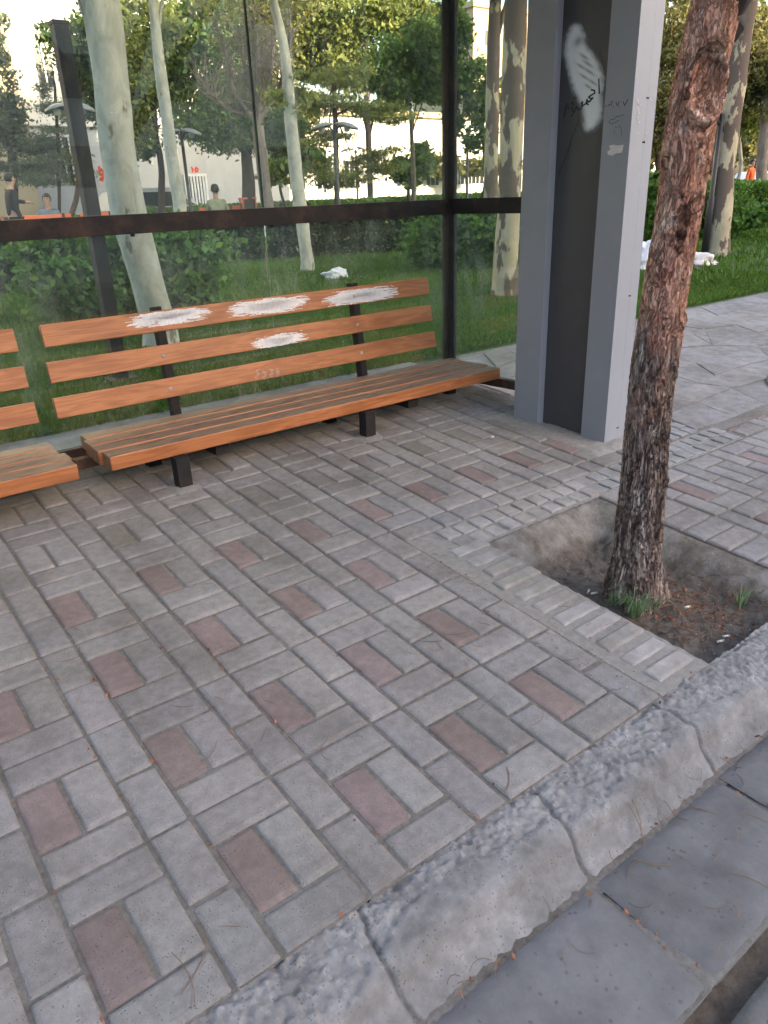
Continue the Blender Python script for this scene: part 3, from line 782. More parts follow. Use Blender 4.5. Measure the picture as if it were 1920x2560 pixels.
# long thin line of script running down the panel
xx, yy_ = 492, 735
for k in range(26):
    x2 = xx-rnd.uniform(2, 9); y2 = yy_+rnd.uniform(9, 19); ink.append((.0032, [(xx, yy_), (xx-8*rnd.random(), yy_+6), (x2+5*rnd.random(), y2-3), (x2, y2)]))
    if k % 3 == 0: ink.append((.002, [(xx+9, yy_+3), (xx+6, yy_+9)]))
    xx, yy_ = x2, y2-1
ink += [(.0016, [(600, 825), (612, 800), (620, 795)]), (.0014, [(445, 925), (455, 945), (448, 960)]), (.0014, [(400, 1060), (408, 1085)])]
strokes('marker_writing', ink, pP, nP, M_INK, pn, conv=c3, split=[1, 4, 7, 8, 9, 10, len(ink)-3, len(ink)-2, len(ink)-1])
inkC = [(.003, [(648, 658), (660, 656)]), (.003, [(668, 652), (682, 650), (676, 645)]), (.003, [(690, 628), (692, 655), (690, 632), (700, 626)]), (.002, [(703, 660), (706, 668)]),
        (.0032, [(718, 632), (728, 656), (740, 628)]), (.002, [(742, 660), (744, 668)]), (.0036, [(764, 630), (774, 654), (792, 616)]),
        (.002, [(768, 708), (760, 716), (745, 712), (738, 726), (724, 718), (712, 734), (700, 742), (688, 738), (674, 758), (690, 768), (712, 758), (740, 742)]),
        (.0018, [(716, 785), (722, 792)]), (.0018, [(730, 786), (736, 792)]), (.0018, [(740, 775), (752, 800), (756, 840)]), (.0018, [(706, 808), (712, 832)])]
strokes('marker_writing', inkC, pC, nC, M_INK, pc, conv=c3, split=[7])
scr = []
SCR_SPLIT = [13, 14, 15]
xx, yy_ = 856, 606
for k in range(13):
    scr.append((.003*rnd.uniform(.5, 1.3), [(xx+rnd.uniform(-8, 8), yy_), (xx+rnd.uniform(-12, 12), yy_+6), (xx+rnd.uniform(-8, 10), yy_+10)])); yy_ += 12.5
scr += [(.002, [(900, 822), (912, 826)]), (.0025, [(930, 608), (940, 622)]), (.002, [(840, 820), (862, 826)])]
strokes('scratched_writing', scr, pS, nS, M_SCRATCH, pc, conv=c3, split=SCR_SPLIT)
# torn sticker on the front pillar
def blob(name, pts, p, n, M, parent, conv, off=.001):
    mb = MB(); P = [face_point(*conv(a, b), p, n.normalized())+n.normalized()*off for a, b in pts]
    mb.add(P, [tuple(range(len(P)))]); return part(mb, name, [M], parent)
blob('sticker', [(676, 902), (700, 896), (735, 900), (766, 896), (760, 925), (752, 945), (715, 950), (700, 962), (672, 960), (664, 940), (684, 925)], pC, nC, M_CLOTH, pc, c3)
# pale sprayed patch: many overlapping faint dabs in one mesh, soft by scatter
def spray_mat():
    M = bpy.data.materials.new('pale spray paint'); M.use_nodes = True; N = M.node_tree; P = N.nodes['Principled BSDF']
    P.inputs['Base Color'].default_value = (.60, .66, .68, 1); P.inputs['Roughness'].default_value = .7
    a = nn(N, 'Attribute', attribute_name='alpha'); N.links.new(a.outputs['Fac'], P.inputs['Alpha']); return M
M_SPRAY = spray_mat()
ctr = [(470, 190, 40), (470, 230, 55), (465, 280, 60), (475, 330, 72), (500, 380, 85), (520, 430, 92), (535, 480, 95), (545, 530, 88), (555, 590, 72), (570, 650, 62), (575, 710, 55), (560, 765, 40), (548, 790, 25)]
holes = [(485, 255, 24, 36), (520, 350, 34, 10), (545, 395, 40, 9), (500, 410, 30, 9), (555, 445, 40, 9), (520, 475, 34, 8), (575, 510, 30, 8), (545, 535, 24, 8)]
nu, nv = 44, 90; mb = MB(); al = []
u0, u1, v0, v1 = 362, 672, 118, 860
for j in range(nv+1):
    for i in range(nu+1):
        a = u0+(u1-u0)*i/nu; b = v0+(v1-v0)*j/nv
        q = face_point(*c3(a, b), pP, nP)+nP*.0007; mb.v.append(tuple(q))
        best = -999
        for k in range(len(ctr)-1):
            x1_, y1_, r1_ = ctr[k]; x2_, y2_, r2_ = ctr[k+1]
            t = ((a-x1_)*(x2_-x1_)+(b-y1_)*(y2_-y1_))/((x2_-x1_)**2+(y2_-y1_)**2); t = max(0, min(1, t))
            dd = math.hypot(a-x1_-(x2_-x1_)*t, b-y1_-(y2_-y1_)*t); best = max(best, (r1_+(r2_-r1_)*t)*1.12-dd)
        v = max(0, min(1, .35+best/55+.12*noise.noise(Vector((a/30, b/30, 0)))))
        v = v*v*(3-2*v)
        for hx, hy, rx, ry in holes:
            c_, s_ = math.cos(.6), math.sin(.6); X = (a-hx)*c_+(b-hy)*s_; Y = -(a-hx)*s_+(b-hy)*c_
            v *= 1-.62*math.exp(-(X/rx)**2-(Y/ry)**2)
        al.append(v)
for j in range(nv):
    for i in range(nu):
        a = j*(nu+1)+i
        if max(al[a], al[a+1], al[a+nu+1], al[a+nu+2]) < .01: continue
        mb.f.append([a, a+1, a+nu+2, a+nu+1]); mb.mi.append(0); mb.tone.append((1, 1, 1))
sp = part(mb, 'spray_patch', [M_SPRAY], pn)
at = sp.data.attributes.new('alpha', 'FLOAT', 'POINT'); at.data.foreach_set('value', al)

# ============================================================ BENCHES
def bench(x0, x1, bx0, bx1, sup, legs, label, sgn):
    e = empty('bench', ((x0+x1)/2, 2.3, gz(2.3)), label, 'bench', 'orange slatted benches in the shelter')
    # seat slats
    st = MB(); ys = [2.072, 2.176, 2.280, 2.384]
    for i, y in enumerate(ys):
        dx = rnd.uniform(-.012, .012)
        mb = MB(); mb.box(x0+dx, x1+rnd.uniform(-.012, .012)*(i > 0), y, y+.094, .283, .346+rnd.uniform(-.002, .002), 0, bev=.0065, top=1, endx=2)
        s_ = part(mb, 'seat_slat', [M_WOOD, M_WORN, M_ENDG], e)
    out = []
    for i, (y, z0, z1) in enumerate(((2.505, .428, .518), (2.532, .578, .668), (2.552, .728, .822))):
        an = R_(-12); c = Vector(((bx0+bx1)/2, y, (z0+z1)/2)); Mx = Matrix.Translation(c) @ Matrix.Rotation(an, 4, 'X')
        L = (bx1-bx0)/2; mb = MB()
        mb.box(-L+.01*i-.01, L+.004*(2-i), -.014, .014, -(z1-z0)/2, (z1-z0)/2, 0, bev=.004, endx=1, M=Mx)
        out.append(part(mb, 'back_slat', [M_WOOD, M_ENDG], e))
        for sx in sup:
            b = MB(); q = Mx @ Vector((sx+.035*0-c.x, -.0145, -.004)); b.lathe([(0, .0045), (.006, .004), (.009, .0015), (.0095, 0)], q, 12, 0, Matrix.Rotation(math.pi/2, 4, 'X')); part(b, 'bolt', [M_BOLT], out[-1])
    for sx in sup:
        mb = MB()
        mb.prism([(0, 0)]*0 or [(sx-.006, -.03), (sx+.045, -.03), (sx+.045, .03), (sx-.006, .03)], 0, 1)
        # slanted support from the bearer up behind the slats
        mb = MB(); P0 = Vector((sx+.018, 2.505, .235)); P1 = Vector((sx+.018, 2.598-.022, .838))
        M2 = Matrix.Translation((P0+P1)/2) @ (P1-P0).to_track_quat('Z', 'Y').to_matrix().to_4x4()
        L = (P1-P0).length/2; mb.box(-.02, .02, -.025, .025, -L, L, bev=.002, M=Matrix.Translation((P0+P1)/2+Vector((0, 0, 0))) @ Matrix.Rotation(-math.atan2(P1.y-P0.y, P1.z-P0.z), 4, 'X'))
        part(mb, 'back_support', [M_STEEL], e)
        mb = MB(); mb.box(sx+.02, sx+.085, 2.115, 2.52, .225, .279, bev=.002); part(mb, 'bearer', [M_STEEL], e)
    for lx, ly in legs:
        mb = MB(); g = gz(ly); mb.box(lx-.03, lx+.03, ly, ly+.06, g-.02, .28, bev=.002); part(mb, 'leg', [M_STEEL], e)
        n_ = 18; mb = MB()
        rr = [[(lx+r*math.cos(2*math.pi*i/n_)*(1+.3*noise.noise(Vector((math.cos(2*math.pi*i/n_)*2, math.sin(2*math.pi*i/n_)*2, lx)))), ly+.03+r*math.sin(2*math.pi*i/n_)*(1+.3*noise.noise(Vector((i*.7, lx, 1)))), gz(ly)+z) for i in range(n_)] for r, z in ((.085, -.006), (.06, .004), (.036, .009))]
        mb.add(sum(rr, []), [(k*n_+i, k*n_+(i+1) % n_, (k+1)*n_+(i+1) % n_, (k+1)*n_+i) for k in range(2) for i in range(n_)]); part(mb, 'leg_mortar', [M_MORTAR], e, True)
    mb = MB(); mb.box(x0-.07 if sgn else x0, x1+.05, 2.33, 2.37, .235, .281, bev=.002); part(mb, 'long_beam', [M_RUST], e)
    return e, out
bR, slR = bench(.752, 3.005, .70, 2.875, (1.215, 2.335), ((1.045, 2.035), (2.055, 2.05), (1.03, 2.33), (2.01, 2.335), (2.87, 2.33)), 'orange slatted bench with white paint smears on its backrest, right one in the shelter', True)
bL, slL = bench(-1.64, .628, -1.60, .605, (-1.12, .0), ((-1.3, 2.035), (-.3, 2.05), (-1.3, 2.33), (-.3, 2.335)), 'orange slatted bench cut off by the left edge of the photo', False)

# white smears on the backrest slats
def smear(slat, cx, cy, hw, hh, n, tilt=-.10, i=0):
    yb = (2.505, 2.532, 2.552)[i]; zc = ((.428+.518)/2, (.578+.668)/2, (.728+.822)/2)[i]
    nv_ = Vector((0, -math.cos(R_(12)), math.sin(R_(12)))); p = Vector((1, yb, zc))+nv_*.014
    gr = []
    for k in range(n):
        u = rnd.gauss(0, .40); v = max(-1.15, min(1.15, rnd.gauss(0, .52))); L = rnd.uniform(.12, .75)*(1-.5*abs(v)); ww = rnd.uniform(.0007, .0034)
        if abs(u)+L*.5 > 1.15: continue
        x_, y_ = cx+u*hw*.8, cy+v*hh*.8+u*hw*.8*tilt
        gr.append((ww, [(x_-L*hw*.6, y_-L*hw*.6*tilt+rnd.uniform(-2, 2)), (x_, y_+rnd.uniform(-1.5, 1.5)), (x_+L*hw*.6, y_+L*hw*.6*tilt+rnd.uniform(-2, 2))]))
    # keep every stroke on the slat
    lim = (zc-.041, zc+.043)
    g2 = []
    for w_, P in gr:
        ok = all(lim[0] < face_point(a*K, b*K, p, nv_).z < lim[1] for a, b in P)
        if ok: g2.append((w_, P))
    strokes('paint_smear', g2, p, nv_, M_WHITE, slat, off=.0006, conv=lambda a, b: (a*K, b*K))
smear(slR[2], 365, 684, 92, 17, 950, -.13, 2); smear(slR[2], 578, 661, 88, 17, 950, -.12, 2); smear(slR[2], 779, 640, 84, 16, 950, -.12, 2)
smear(slR[1], 604, 736, 62, 15, 700, -.15, 1)
# small scratched letters on the lowest slat and black mark on the middle one
def slat_strokes(i, slat, gr, M):
    yb = (2.505, 2.532, 2.552)[i]; zc = ((.428+.518)/2, (.578+.668)/2, (.728+.822)/2)[i]
    nv_ = Vector((0, -math.cos(R_(12)), math.sin(R_(12)))); p = Vector((1, yb, zc))+nv_*.014
    strokes('small_writing', gr, p, nv_, M, slat, off=.0006, conv=lambda a, b: (a*K, b*K))
gg = []
for (a, b) in ((556, 806), (571, 808), (586, 806), (601, 803)):
    for k in range(6):
        gg.append((.0015, [(a+rnd.uniform(-5, 5), b-9+k*3.4), (a+rnd.uniform(-5, 5), b-7+k*3.4), (a+rnd.uniform(-5, 5), b-6+k*3.4)]))
slat_strokes(0, slR[0], gg, M_SCRATCH)
slat_strokes(1, slR[1], [(.0015, [(918, 684), (921, 681)]), (.0015, [(924, 684), (927, 680)]), (.0018, [(930, 686), (932, 676), (936, 682)]), (.0015, [(931, 673), (936, 672)])], M_INK)

# ============================================================ FOREGROUND PINE
pb = Vector((1.985, .43, -.08))
vn = Vector((RT[2][0], RT[2][1], 0)).normalized()
def on_plane(a, b, p): r = ray(a, b); return CAM + r*((p-CAM).dot(vn)/r.dot(vn))
prof = [(1372, 1320, 122), (1372, 1290, 108), (1374, 1240, 103), (1378, 1180, 100), (1383, 1100, 99), (1392, 1020, 96), (1396, 950, 93), (1403, 880, 95), (1412, 800, 98), (1424, 720, 98), (1435, 640, 95), (1448, 560, 94), (1463, 480, 95), (1474, 400, 98), (1484, 320, 105), (1493, 260, 106), (1505, 190, 101), (1521, 120, 106), (1537, 50, 109), (1550, 0, 112), (1570, -90, 112), (1590, -200, 110), (1615, -350, 104)]
PP = []; RR = []
for a, b, w_ in prof:
    q = on_plane(a, b, pb); dep = (RT @ (q-CAM)).z; PP.append(q); RR.append(w_*K*dep/F/2)
pe = empty('pine_tree', tuple(pb), 'leaning pine with scaly reddish bark growing from the pit by the kerb', 'tree')
# resample
def resample(P, Rr, n):
    P = [Vector(p) for p in P]; t = np.linspace(0, len(P)-1, n); out = []; ro = []
    for s_ in t:
        i = min(int(s_), len(P)-2); u = s_-i
        p0, p1, p2, p3 = P[max(i-1, 0)], P[i], P[i+1], P[min(i+2, len(P)-1)]
        out.append(.5*((2*p1)+(-p0+p2)*u+(2*p0-5*p1+4*p2-p3)*u*u+(-p0+3*p1-3*p2+p3)*u**3)); ro.append(Rr[i]*(1-u)+Rr[i+1]*u)
    return out, ro
P2, R2 = resample(PP, RR, 620)
n_ = 150; vs = []; mb = MB(); H = len(P2)
knots = [(1508, 196, .05, .085, 1), (1458, 470, .022, .05, 2), (1452, 520, .018, .03, 2), (1515, 360, .02, .028, 0), (1492, 440, .028, .032, 0), (1420, 690, .015, .02, 0), (1466, 690, .022, .026, 0), (1462, 590, .018, .018, 0), (1448, 790, .02, .03, 0), (1430, 352, .02, .022, 0), (1433, 1035, .02, .02, 0)]
KN = []
right = Vector((vn.y, -vn.x, 0))
for a, b, ra, rb, kd in knots:
    q = on_plane(a, b, pb); i = min(range(H), key=lambda k: abs(P2[k].z-q.z)); dx = (q-P2[i]).dot(right)
    sx = max(-.95, min(.95, dx/R2[i])); surf = P2[i]+right*R2[i]*sx-vn*R2[i]*math.sqrt(1-sx*sx); KN.append((surf, ra, rb, kd))
for i, (p, r) in enumerate(zip(P2, R2)):
    for k in range(n_):
        t = 2*math.pi*k/n_; d = right*math.cos(t)+vn*math.sin(t); q = p+d*r
        hgt = max(0, min(1, (1.3-p.z)/.9))
        ar = t*r*n_/n_
        # plate relief from warped cells
        wv = Vector((math.cos(t)*2.2, math.sin(t)*2.2, p.z*3.2)); wn_ = noise.noise_vector(wv*1.6)*.34+noise.noise_vector(wv*5)*.10
        c_ = (wv+wn_)*Vector((1, 1, 1)) if False else wv+wn_
        s1 = 3.4+1.0*hgt
        dd = noise.voronoi(Vector((c_.x*s1, c_.y*s1, c_.z*s1*.62)))[0]; e = dd[1]-dd[0]
        fur = min(1, e/.11)
        s2 = 7.5; dd2 = noise.voronoi(Vector((c_.x*s2, c_.y*s2, c_.z*s2*.8)))[0]; fur2 = min(1, (dd2[1]-dd2[0])/.2)
        off = (.0035+.0065*hgt)*(fur-1)+.0022*(fur2-1)+.0035*noise.noise(Vector((math.cos(t)*3, math.sin(t)*3, p.z*5)))+.0018*noise.fractal(q*70, 1, 2, 3)
        for (kp, ra, rb, kd) in KN:
            dv = q-kp; h = math.hypot(dv.dot(right), dv.dot(vn)); rr_ = math.sqrt((h/ra)**2+(dv.z/rb)**2)
            if rr_ < 2 and dv.length < .2:
                if kd == 1: off += .018*math.exp(-((rr_-.95)/.2)**2)-.014*math.exp(-(rr_/.5)**2)-.008*math.exp(-((rr_-1.25)/.1)**2)
                else: off += .005*math.exp(-((rr_-.8)/.3)**2)*(1+noise.noise(q*50))
        fl = .0 if p.z > .1 else (.1-p.z)*.16*(1+.6*math.sin(3*t+1))
        vs.append(tuple(q+d*(off+fl)))
mb.v = vs
for i in range(H-1):
    zc = P2[i].z
    for k in range(n_):
        k2 = (k+1) % n_; mb.f.append([i*n_+k, i*n_+k2, (i+1)*n_+k2, (i+1)*n_+k])
        t = 2*math.pi*k/n_
        lim = .78+.22*noise.noise(Vector((math.cos(t)*1.5, math.sin(t)*1.5, zc*4)))+.10*math.cos(t)
        mb.mi.append(0)
        tn = 1.0; q = Vector(vs[i*n_+k])
        for (kp, ra, rb, kd) in KN:
            dv = q-kp; h = math.hypot(dv.dot(right), dv.dot(vn)); rr_ = math.sqrt((h/ra)**2+(dv.z/rb)**2)
            if kd == 1 and abs(rr_-1.12+.18*noise.noise(q*22)) < .10+.10*noise.noise(q*70) and dv.z > -.35*rb: tn *= .25
            if kd == 1 and rr_ < .8: tn *= .75
            if kd == 2 and rr_ < .9+.9*noise.noise(q*45)+.5*noise.noise(q*110): tn *= .35
            if kd == 0 and abs(rr_-.8+.4*noise.noise(q*60)) < .16: tn *= .4
        zz_ = 1.0*noise.noise(Vector((math.cos(t)*1.2, math.sin(t)*1.2, zc*1.5+5)))
        mb.tone.append((tn*(1+.12*zz_), tn, tn))
trunk = part(mb, 'trunk', [M_PINE], pe, True)
top = P2[-1]
mb = MB()
crown_c = []
for k in range(9):
    an = k*2.4; L = rnd.uniform(1.0, 1.9); q0 = top-Vector((0, 0, .05*k)); q1 = q0+Vector((math.cos(an)*L, math.sin(an)*L, rnd.uniform(1.1, 2.0)))
    mb.tube([q0, q0.lerp(q1, .5)+Vector((0, 0, .12)), q1], [.05, .035, .012], 7); crown_c.append(q1)
mb.tube([top-Vector((0, 0, .1)), top+Vector((.15, .1, 1.1)), top+Vector((.1, .3, 2.6))], [R2[-1]*.98, .07, .02], 12)
part(mb, 'branch', [M_GREYB], pe, True)
PT = []; TT = []
for c in crown_c+[top+Vector((.1, .3, 2.6))]:
    p_, t_ = clump_points(c, (.6, .6, .35), 900, 9); PT.append(p_); TT.append(t_)
leaves_mesh('crown', np.concatenate(PT), .05, M_LEAFD, pe, np.concatenate(TT), aspect=9)

# ============================================================ BUILDINGS
def window(b, name, x0, x1, z0, z1, y, bars=0, glass=M_DARKGL, fm=M_FRAMEW):
    mb = MB(); t = .05
    mb.box(x0, x0+t, y-.03, y+.02, z0, z1); mb.box(x1-t, x1, y-.03, y+.02, z0, z1); mb.box(x0+t, x1-t, y-.03, y+.02, z1-t, z1); mb.box(x0+t, x1-t, y-.03, y+.02, z0, z0+t)
    for i in range(bars):
        x = x0+(x1-x0)*(i+1)/(bars+1); mb.box(x-.02, x+.02, y-.045, y-.031, z0+t, z1-t)
    f = part(mb, name, [fm], b)
    mb = MB(); mb.box(x0+t, x1-t, y-.012, y+.01, z0+t, z1-t); part(mb, 'pane', [glass], f); return f
WY = 21.0
b1 = empty('apartment_building', (6, WY, .1), 'plastered building, grey below and coloured sunlit white above, with a barred white door, behind the trees on the left', 'building')
mb = MB(); mb.box(-14, 13.2, WY, WY+9, -.1, 10.5, 0); part(mb, 'wall', [M_WALLG], b1)
mb = MB(); mb.box(-14, 13.4, WY-.12, WY-.002, 3.1, 10.8, 0); part(mb, 'sunlit_upper_wall', [M_WALLW], b1)  # sunshine on the upper wall is put into its paler colour
mb = MB(); 
mb.box(4.5, 5.6, WY-.42, WY-.122, .0, 10.6); part(mb, 'pilaster', [M_WALLB], b1)
mb = MB(); mb.box(-14, 13.5, WY-.5, WY+9, 10.81, 11.1); part(mb, 'roof', [M_WALLW], b1)
def wx(a): return on_y(a, 400, WY).x
dx0, dx1 = wx(398), wx(447)
dd = MB(); dz0, dz1 = .12, 1.95
dd.box(dx0, dx0+.07, WY-.06, WY-.003, dz0, dz1); dd.box(dx1-.07, dx1, WY-.06, WY-.003, dz0, dz1); dd.box(dx0+.07, dx1-.07, WY-.06, WY-.003, dz1-.07, dz1); dd.box(dx0+.07, dx1-.07, WY-.06, WY-.003, dz0, .95)
for i in range(6):
    x = dx0+.07+(dx1-dx0-.14)*(i+.5)/6; dd.box(x-.028, x+.028, WY-.055, WY-.02, .951, dz1-.071)
dr = part(dd, 'door', [M_FRAMEW], b1)
mb = MB(); mb.box(dx0+.07, dx1-.07, WY-.018, WY-.004, .951, dz1-.071); part(mb, 'pane', [M_DARKGL], dr)
for a0, a1, z0, z1 in ((287, 298, 1.3, 2.5), (120, 178, 1.75, 2.9), (560, 572, 1.75, 2.35), (385, 392, 2.0, 2.6), (330, 338, 2.2, 2.7), (22, 60, 1.75, 2.9)):
    window(b1, 'window', wx(a0), wx(a1), z0, z1, WY-.01, 3)
for a0, a1, z0, z1 in ((118, 160, 3.9, 5.2), (10, 40, 4.0, 5.2), (230, 280, 4.0, 5.2), (330, 380, 4.0, 5.2)):
    window(b1, 'window', wx(a0), wx(a1), z0, z1, WY-.13, 1)
# number above the door and red scrawl on the wall, as strokes
def wstroke(name, gr, M, parent, y=WY-.006):
    mb = MB()
    for wd, P in gr:
        Q = [Vector((p.x, y, p.z)) for p in (on_y(a, b, y) for a, b in P)]
        for i in range(len(Q)-1):
            d = Q[i+1]-Q[i]; L = d.length; d /= max(L, 1e-6); s_ = Vector((-d.z, 0, d.x))*wd/2; e = d*wd*.4
            if s_.cross(d).y > 0: s_ = -s_
            mb.add([Q[i]-s_-e-Vector((0, .001*i, 0)), Q[i]+s_-e-Vector((0, .001*i, 0)), Q[i+1]+s_+e-Vector((0, .001*i, 0)), Q[i+1]-s_+e-Vector((0, .001*i, 0))], [(0, 1, 2, 3)])
    return part(mb, name, [M], parent)
wstroke('painted_number', [(.05, [(414, 362), (416, 365), (416, 371)]), (.05, [(424, 362), (421, 367), (423, 371), (427, 370), (427, 365), (424, 362)])], M_REDP, b1)
wstroke('red_scrawl', [(.06, [(214, 361), (215, 371), (219, 366), (223, 371), (227, 366), (231, 370)]), (.06, [(216, 378), (222, 376), (228, 377), (236, 376), (243, 376)]), (.06, [(217, 388), (222, 382), (221, 389), (217, 386)]), (.06, [(232, 380), (231, 387), (237, 389), (243, 385), (242, 379)])], M_REDP, b1)
b2 = empty('low_building', (25, 37, .1), 'long low white sunlit building far behind the hedge', 'building')
mb = MB(); mb.box(17, 62, 37, 45, -.1, 5.2); part(mb, 'wall', [M_WALLW], b2)
mb = MB(); mb.box(16.8, 62.2, 36.7, 45.2, 5.2, 5.5); part(mb, 'roof', [M_WALLB], b2)
for a in (640, 700, 760, 870, 934, 975, 998, 1022, 1048):
    x = on_y(a, 380, 37).x; window(b2, 'window', x-.55, x+.55, 1.5, 3.0, 36.985, 2)
q = at_d(1075, 60, 95)
b3 = empty('beige_building', (q.x, q.y, .1), 'tall beige building rising behind the trees beside the pillar', 'building')
mb = MB(); mb.box(q.x-3.6, q.x+14, q.y, q.y+10, -.1, q.z+1.6); part(mb, 'wall', [M_WALLB], b3)
mb = MB(); mb.box(q.x-3.9, q.x+14.3, q.y-.3, q.y+10.3, q.z+1.6, q.z+2.1); part(mb, 'roof', [M_WALLB], b3)
for i in range(3):
    for j in range(3):
        window(b3, 'window', q.x-2+i*3.4, q.x-.9+i*3.4, q.z-1.8-j*3.4, q.z-.3-j*3.4, q.y-.012, 1)
# the row of houses across the street; its shade covers the pavement
b4 = empty('street_building', (0, -43, -.02), 'plain stone fronted building across the street', 'building')
mb = MB(); mb.box(-90, 120, -50, -36, -.05, 17.0); part(mb, 'wall', [M_WALLS], b4)
for i in range(26):
    for j in range(3):
        x = -60+i*5.6; mb = MB(); mb.box(x, x+1.8, -35.995, -35.93, 2+j*4, 3.9+j*4); part(mb, 'window', [M_DARKGL], b4)

# ============================================================ TREES AND HEDGES
def trunk_tube(e, paths, M, name='trunk', n=14, sub=4, wob=.10):
    mb = MB()
    for P, Rr in paths:
        Pp, Rp = resample(P, Rr, len(P)*sub); mb.tube(Pp, Rp, n, wob=wob, seed=rnd.random()*9)
    return part(mb, name, [M], e, True)
def pxpath(lst, d):                       # (a, b, width px) at distance d -> points, radii
    P = [at_d(a, b, d) for a, b, _ in lst]; return P, [w_*K*d/F/2*.97 for _, _, w_ in lst]
def crown_part(e, blobs, M, size, aspect=1.9, spread=.3, droop=.1, name='crown'):
    Pp = []; T = []
    for c, r, n in blobs:
        p_, t_ = clump_points(c, r, n, spread=spread); Pp.append(p_); T.append(t_)
    return leaves_mesh(name, np.concatenate(Pp), size, M, e, np.concatenate(T), aspect, droop)
def pb_(a, b, d, ra, rb, n, dep=None):
    c = at_d(a, b, d); s_ = K*d/F; rx, rz = ra*s_, rb*s_; return (tuple(c), (rx, dep or max(rx*.8, .3), rz), n)
def tree(name, label, a, d, path, blobs, TM, LM, size, aspect=1.9, spread=.3, limbs=0, cat='tree', group=None, sway=None):
    base = base_d(a, d); e = empty(name, tuple(base), label, cat, group)
    P, Rr = pxpath(path, d); P = [base]+P; Rr = [Rr[0]*1.15]+Rr
    paths = [(P, Rr)]
    for i, (c, r, n) in enumerate(blobs[:limbs]):
        s0 = P[len(P)*2//3 if len(P) > 2 else -1] if i % 2 else P[-1]; c = Vector(c)
        paths.append(([s0, s0.lerp(c, .5)+Vector((0, 0, .1)), c+Vector((0, 0, r[2]*.3))], [Rr[-1]*.6, Rr[-1]*.35, Rr[-1]*.12]))
    trunk_tube(e, paths, TM)
    if blobs: crown_part(e, blobs, LM, size, aspect, spread)
    return e
NT = 'park trees behind the shelter glass'
# T1 pale leaning trunk close behind the glass
d1 = math.hypot(ground(397, 742).x-CAM.x, ground(397, 742).y-CAM.y)
t1 = tree('plane_tree', 'thick pale green leaning trunk rising just behind the left glass', 350, d1,
     [(345, 705, 70), (332, 660, 69), (313, 590, 68), (293, 520, 68), (277, 463, 69), (260, 360, 67), (248, 260, 66), (239, 170, 65), (230, 90, 66), (218, 0, 65), (200, -130, 60), (180, -300, 50)],
     [pb_(180, -420, d1, 330, 170, 2600), pb_(60, -300, d1, 200, 120, 1400)], M_PALE, M_LEAF, .05, limbs=2, group=NT)
def dtree(*a, **k): return tree(*a, **k)
tree('slim_tree', 'slim pale trunk curving up left of the white barred door', 392, 11.5,
     [(389, 455, 26), (377, 380, 25), (366, 300, 24), (357, 230, 23), (346, 150, 22), (338, 80, 19), (331, 0, 17), (326, -120, 14)],
     [pb_(300, -120, 11.5, 130, 90, 1500), pb_(390, -160, 11.5, 120, 80, 1200)], M_PALE, M_LEAF, .055, limbs=2, group=NT)
tree('slim_tree', 'slim smooth pale trunk standing behind the bench centre, bare to its foot', 664, 12.3,
     [(664, 565, 28), (659, 530, 26), (654, 490, 27), (646, 430, 27), (639, 370, 27), (633, 310, 26), (627, 250, 24), (622, 180, 21), (614, 110, 19), (602, 50, 17), (588, -10, 15), (570, -120, 12)],
     [pb_(590, -90, 12.3, 120, 80, 1400), pb_(630, 190, 12.3, 55, 30, 420)], M_PALE, M_LEAFY, .055, limbs=1, group=NT)
# grey tree with bare twigs
dC = 15.5; base = base_d(584, dC); tC = empty('bare_branched_tree', tuple(base), 'grey forked tree with a haze of bare twigs, between the door and the bench centre', 'tree', NT)
P, Rr = pxpath([(582, 480, 26), (574, 420, 25), (566, 350, 24), (560, 300, 23), (556, 272, 24)], dC); fk = P[-1]; rf = Rr[-1]
paths = [([base]+P, [Rr[0]*1.1]+Rr)]
for lst in ([(548, 255, 14), (520, 225, 12), (500, 180, 10), (490, 120, 8), (470, 50, 6)], [(560, 230, 14), (557, 160, 13), (553, 80, 11), (548, 0, 9), (540, -90, 6)], [(575, 235, 9), (600, 200, 8), (620, 140, 6), (640, 70, 5)], [(540, 250, 9), (505, 240, 7), (470, 215, 5), (440, 180, 4)], [(566, 220, 8), (585, 150, 7), (590, 70, 5)], [(548, 230, 8), (530, 150, 7), (520, 60, 5)]):
    p_, r_ = pxpath(lst, dC); p_ = [q+vn*rnd.uniform(-.3, .3)*i*.6 for i, q in enumerate(p_)]; paths.append(([fk]+p_, [r_[0]]+r_))
trunk_tube(tC, paths, M_PALEP if False else M_GREYB, wob=.05); mb = MB()
for k in range(420):
    pp = paths[1+k % 6][0]; i = rnd.randrange(1, len(pp)-1); q = pp[i].lerp(pp[i+1], rnd.random()); dr_ = Vector((rnd.gauss(0, .5), rnd.gauss(0, .5), rnd.uniform(.1, 1.0))); L = rnd.uniform(.3, .9)
    m1 = q+dr_*L*.5+Vector((rnd.uniform(-.05, .05),)*3); mb.tube([q, m1, q+dr_*L+Vector((rnd.uniform(-.1, .1), 0, .08))], [.011, .007, .003], 4, cap=False)
part(mb, 'twigs', [M_GREYB], tC)
crown_part(tC, [pb_(540, 60, dC, 100, 80, 700)], M_LEAFO, .05)
tree('maple_tree', 'dark green low crowned tree on a forked brown trunk right of the white barred door', 536, 19,
     [(537, 420, 27), (536, 380, 24), (533, 345, 22), (531, 310, 16), (528, 270, 12)],
     [pb_(500, 285, 19, 80, 42, 5100), pb_(570, 260, 19, 70, 50, 3900), pb_(440, 250, 19, 80, 50, 3900), pb_(520, 225, 19, 80, 45, 3600), pb_(610, 300, 19, 40, 30, 1350)], M_DARKB, M_LEAF, 0.056, aspect=2.6, limbs=5, group=NT)
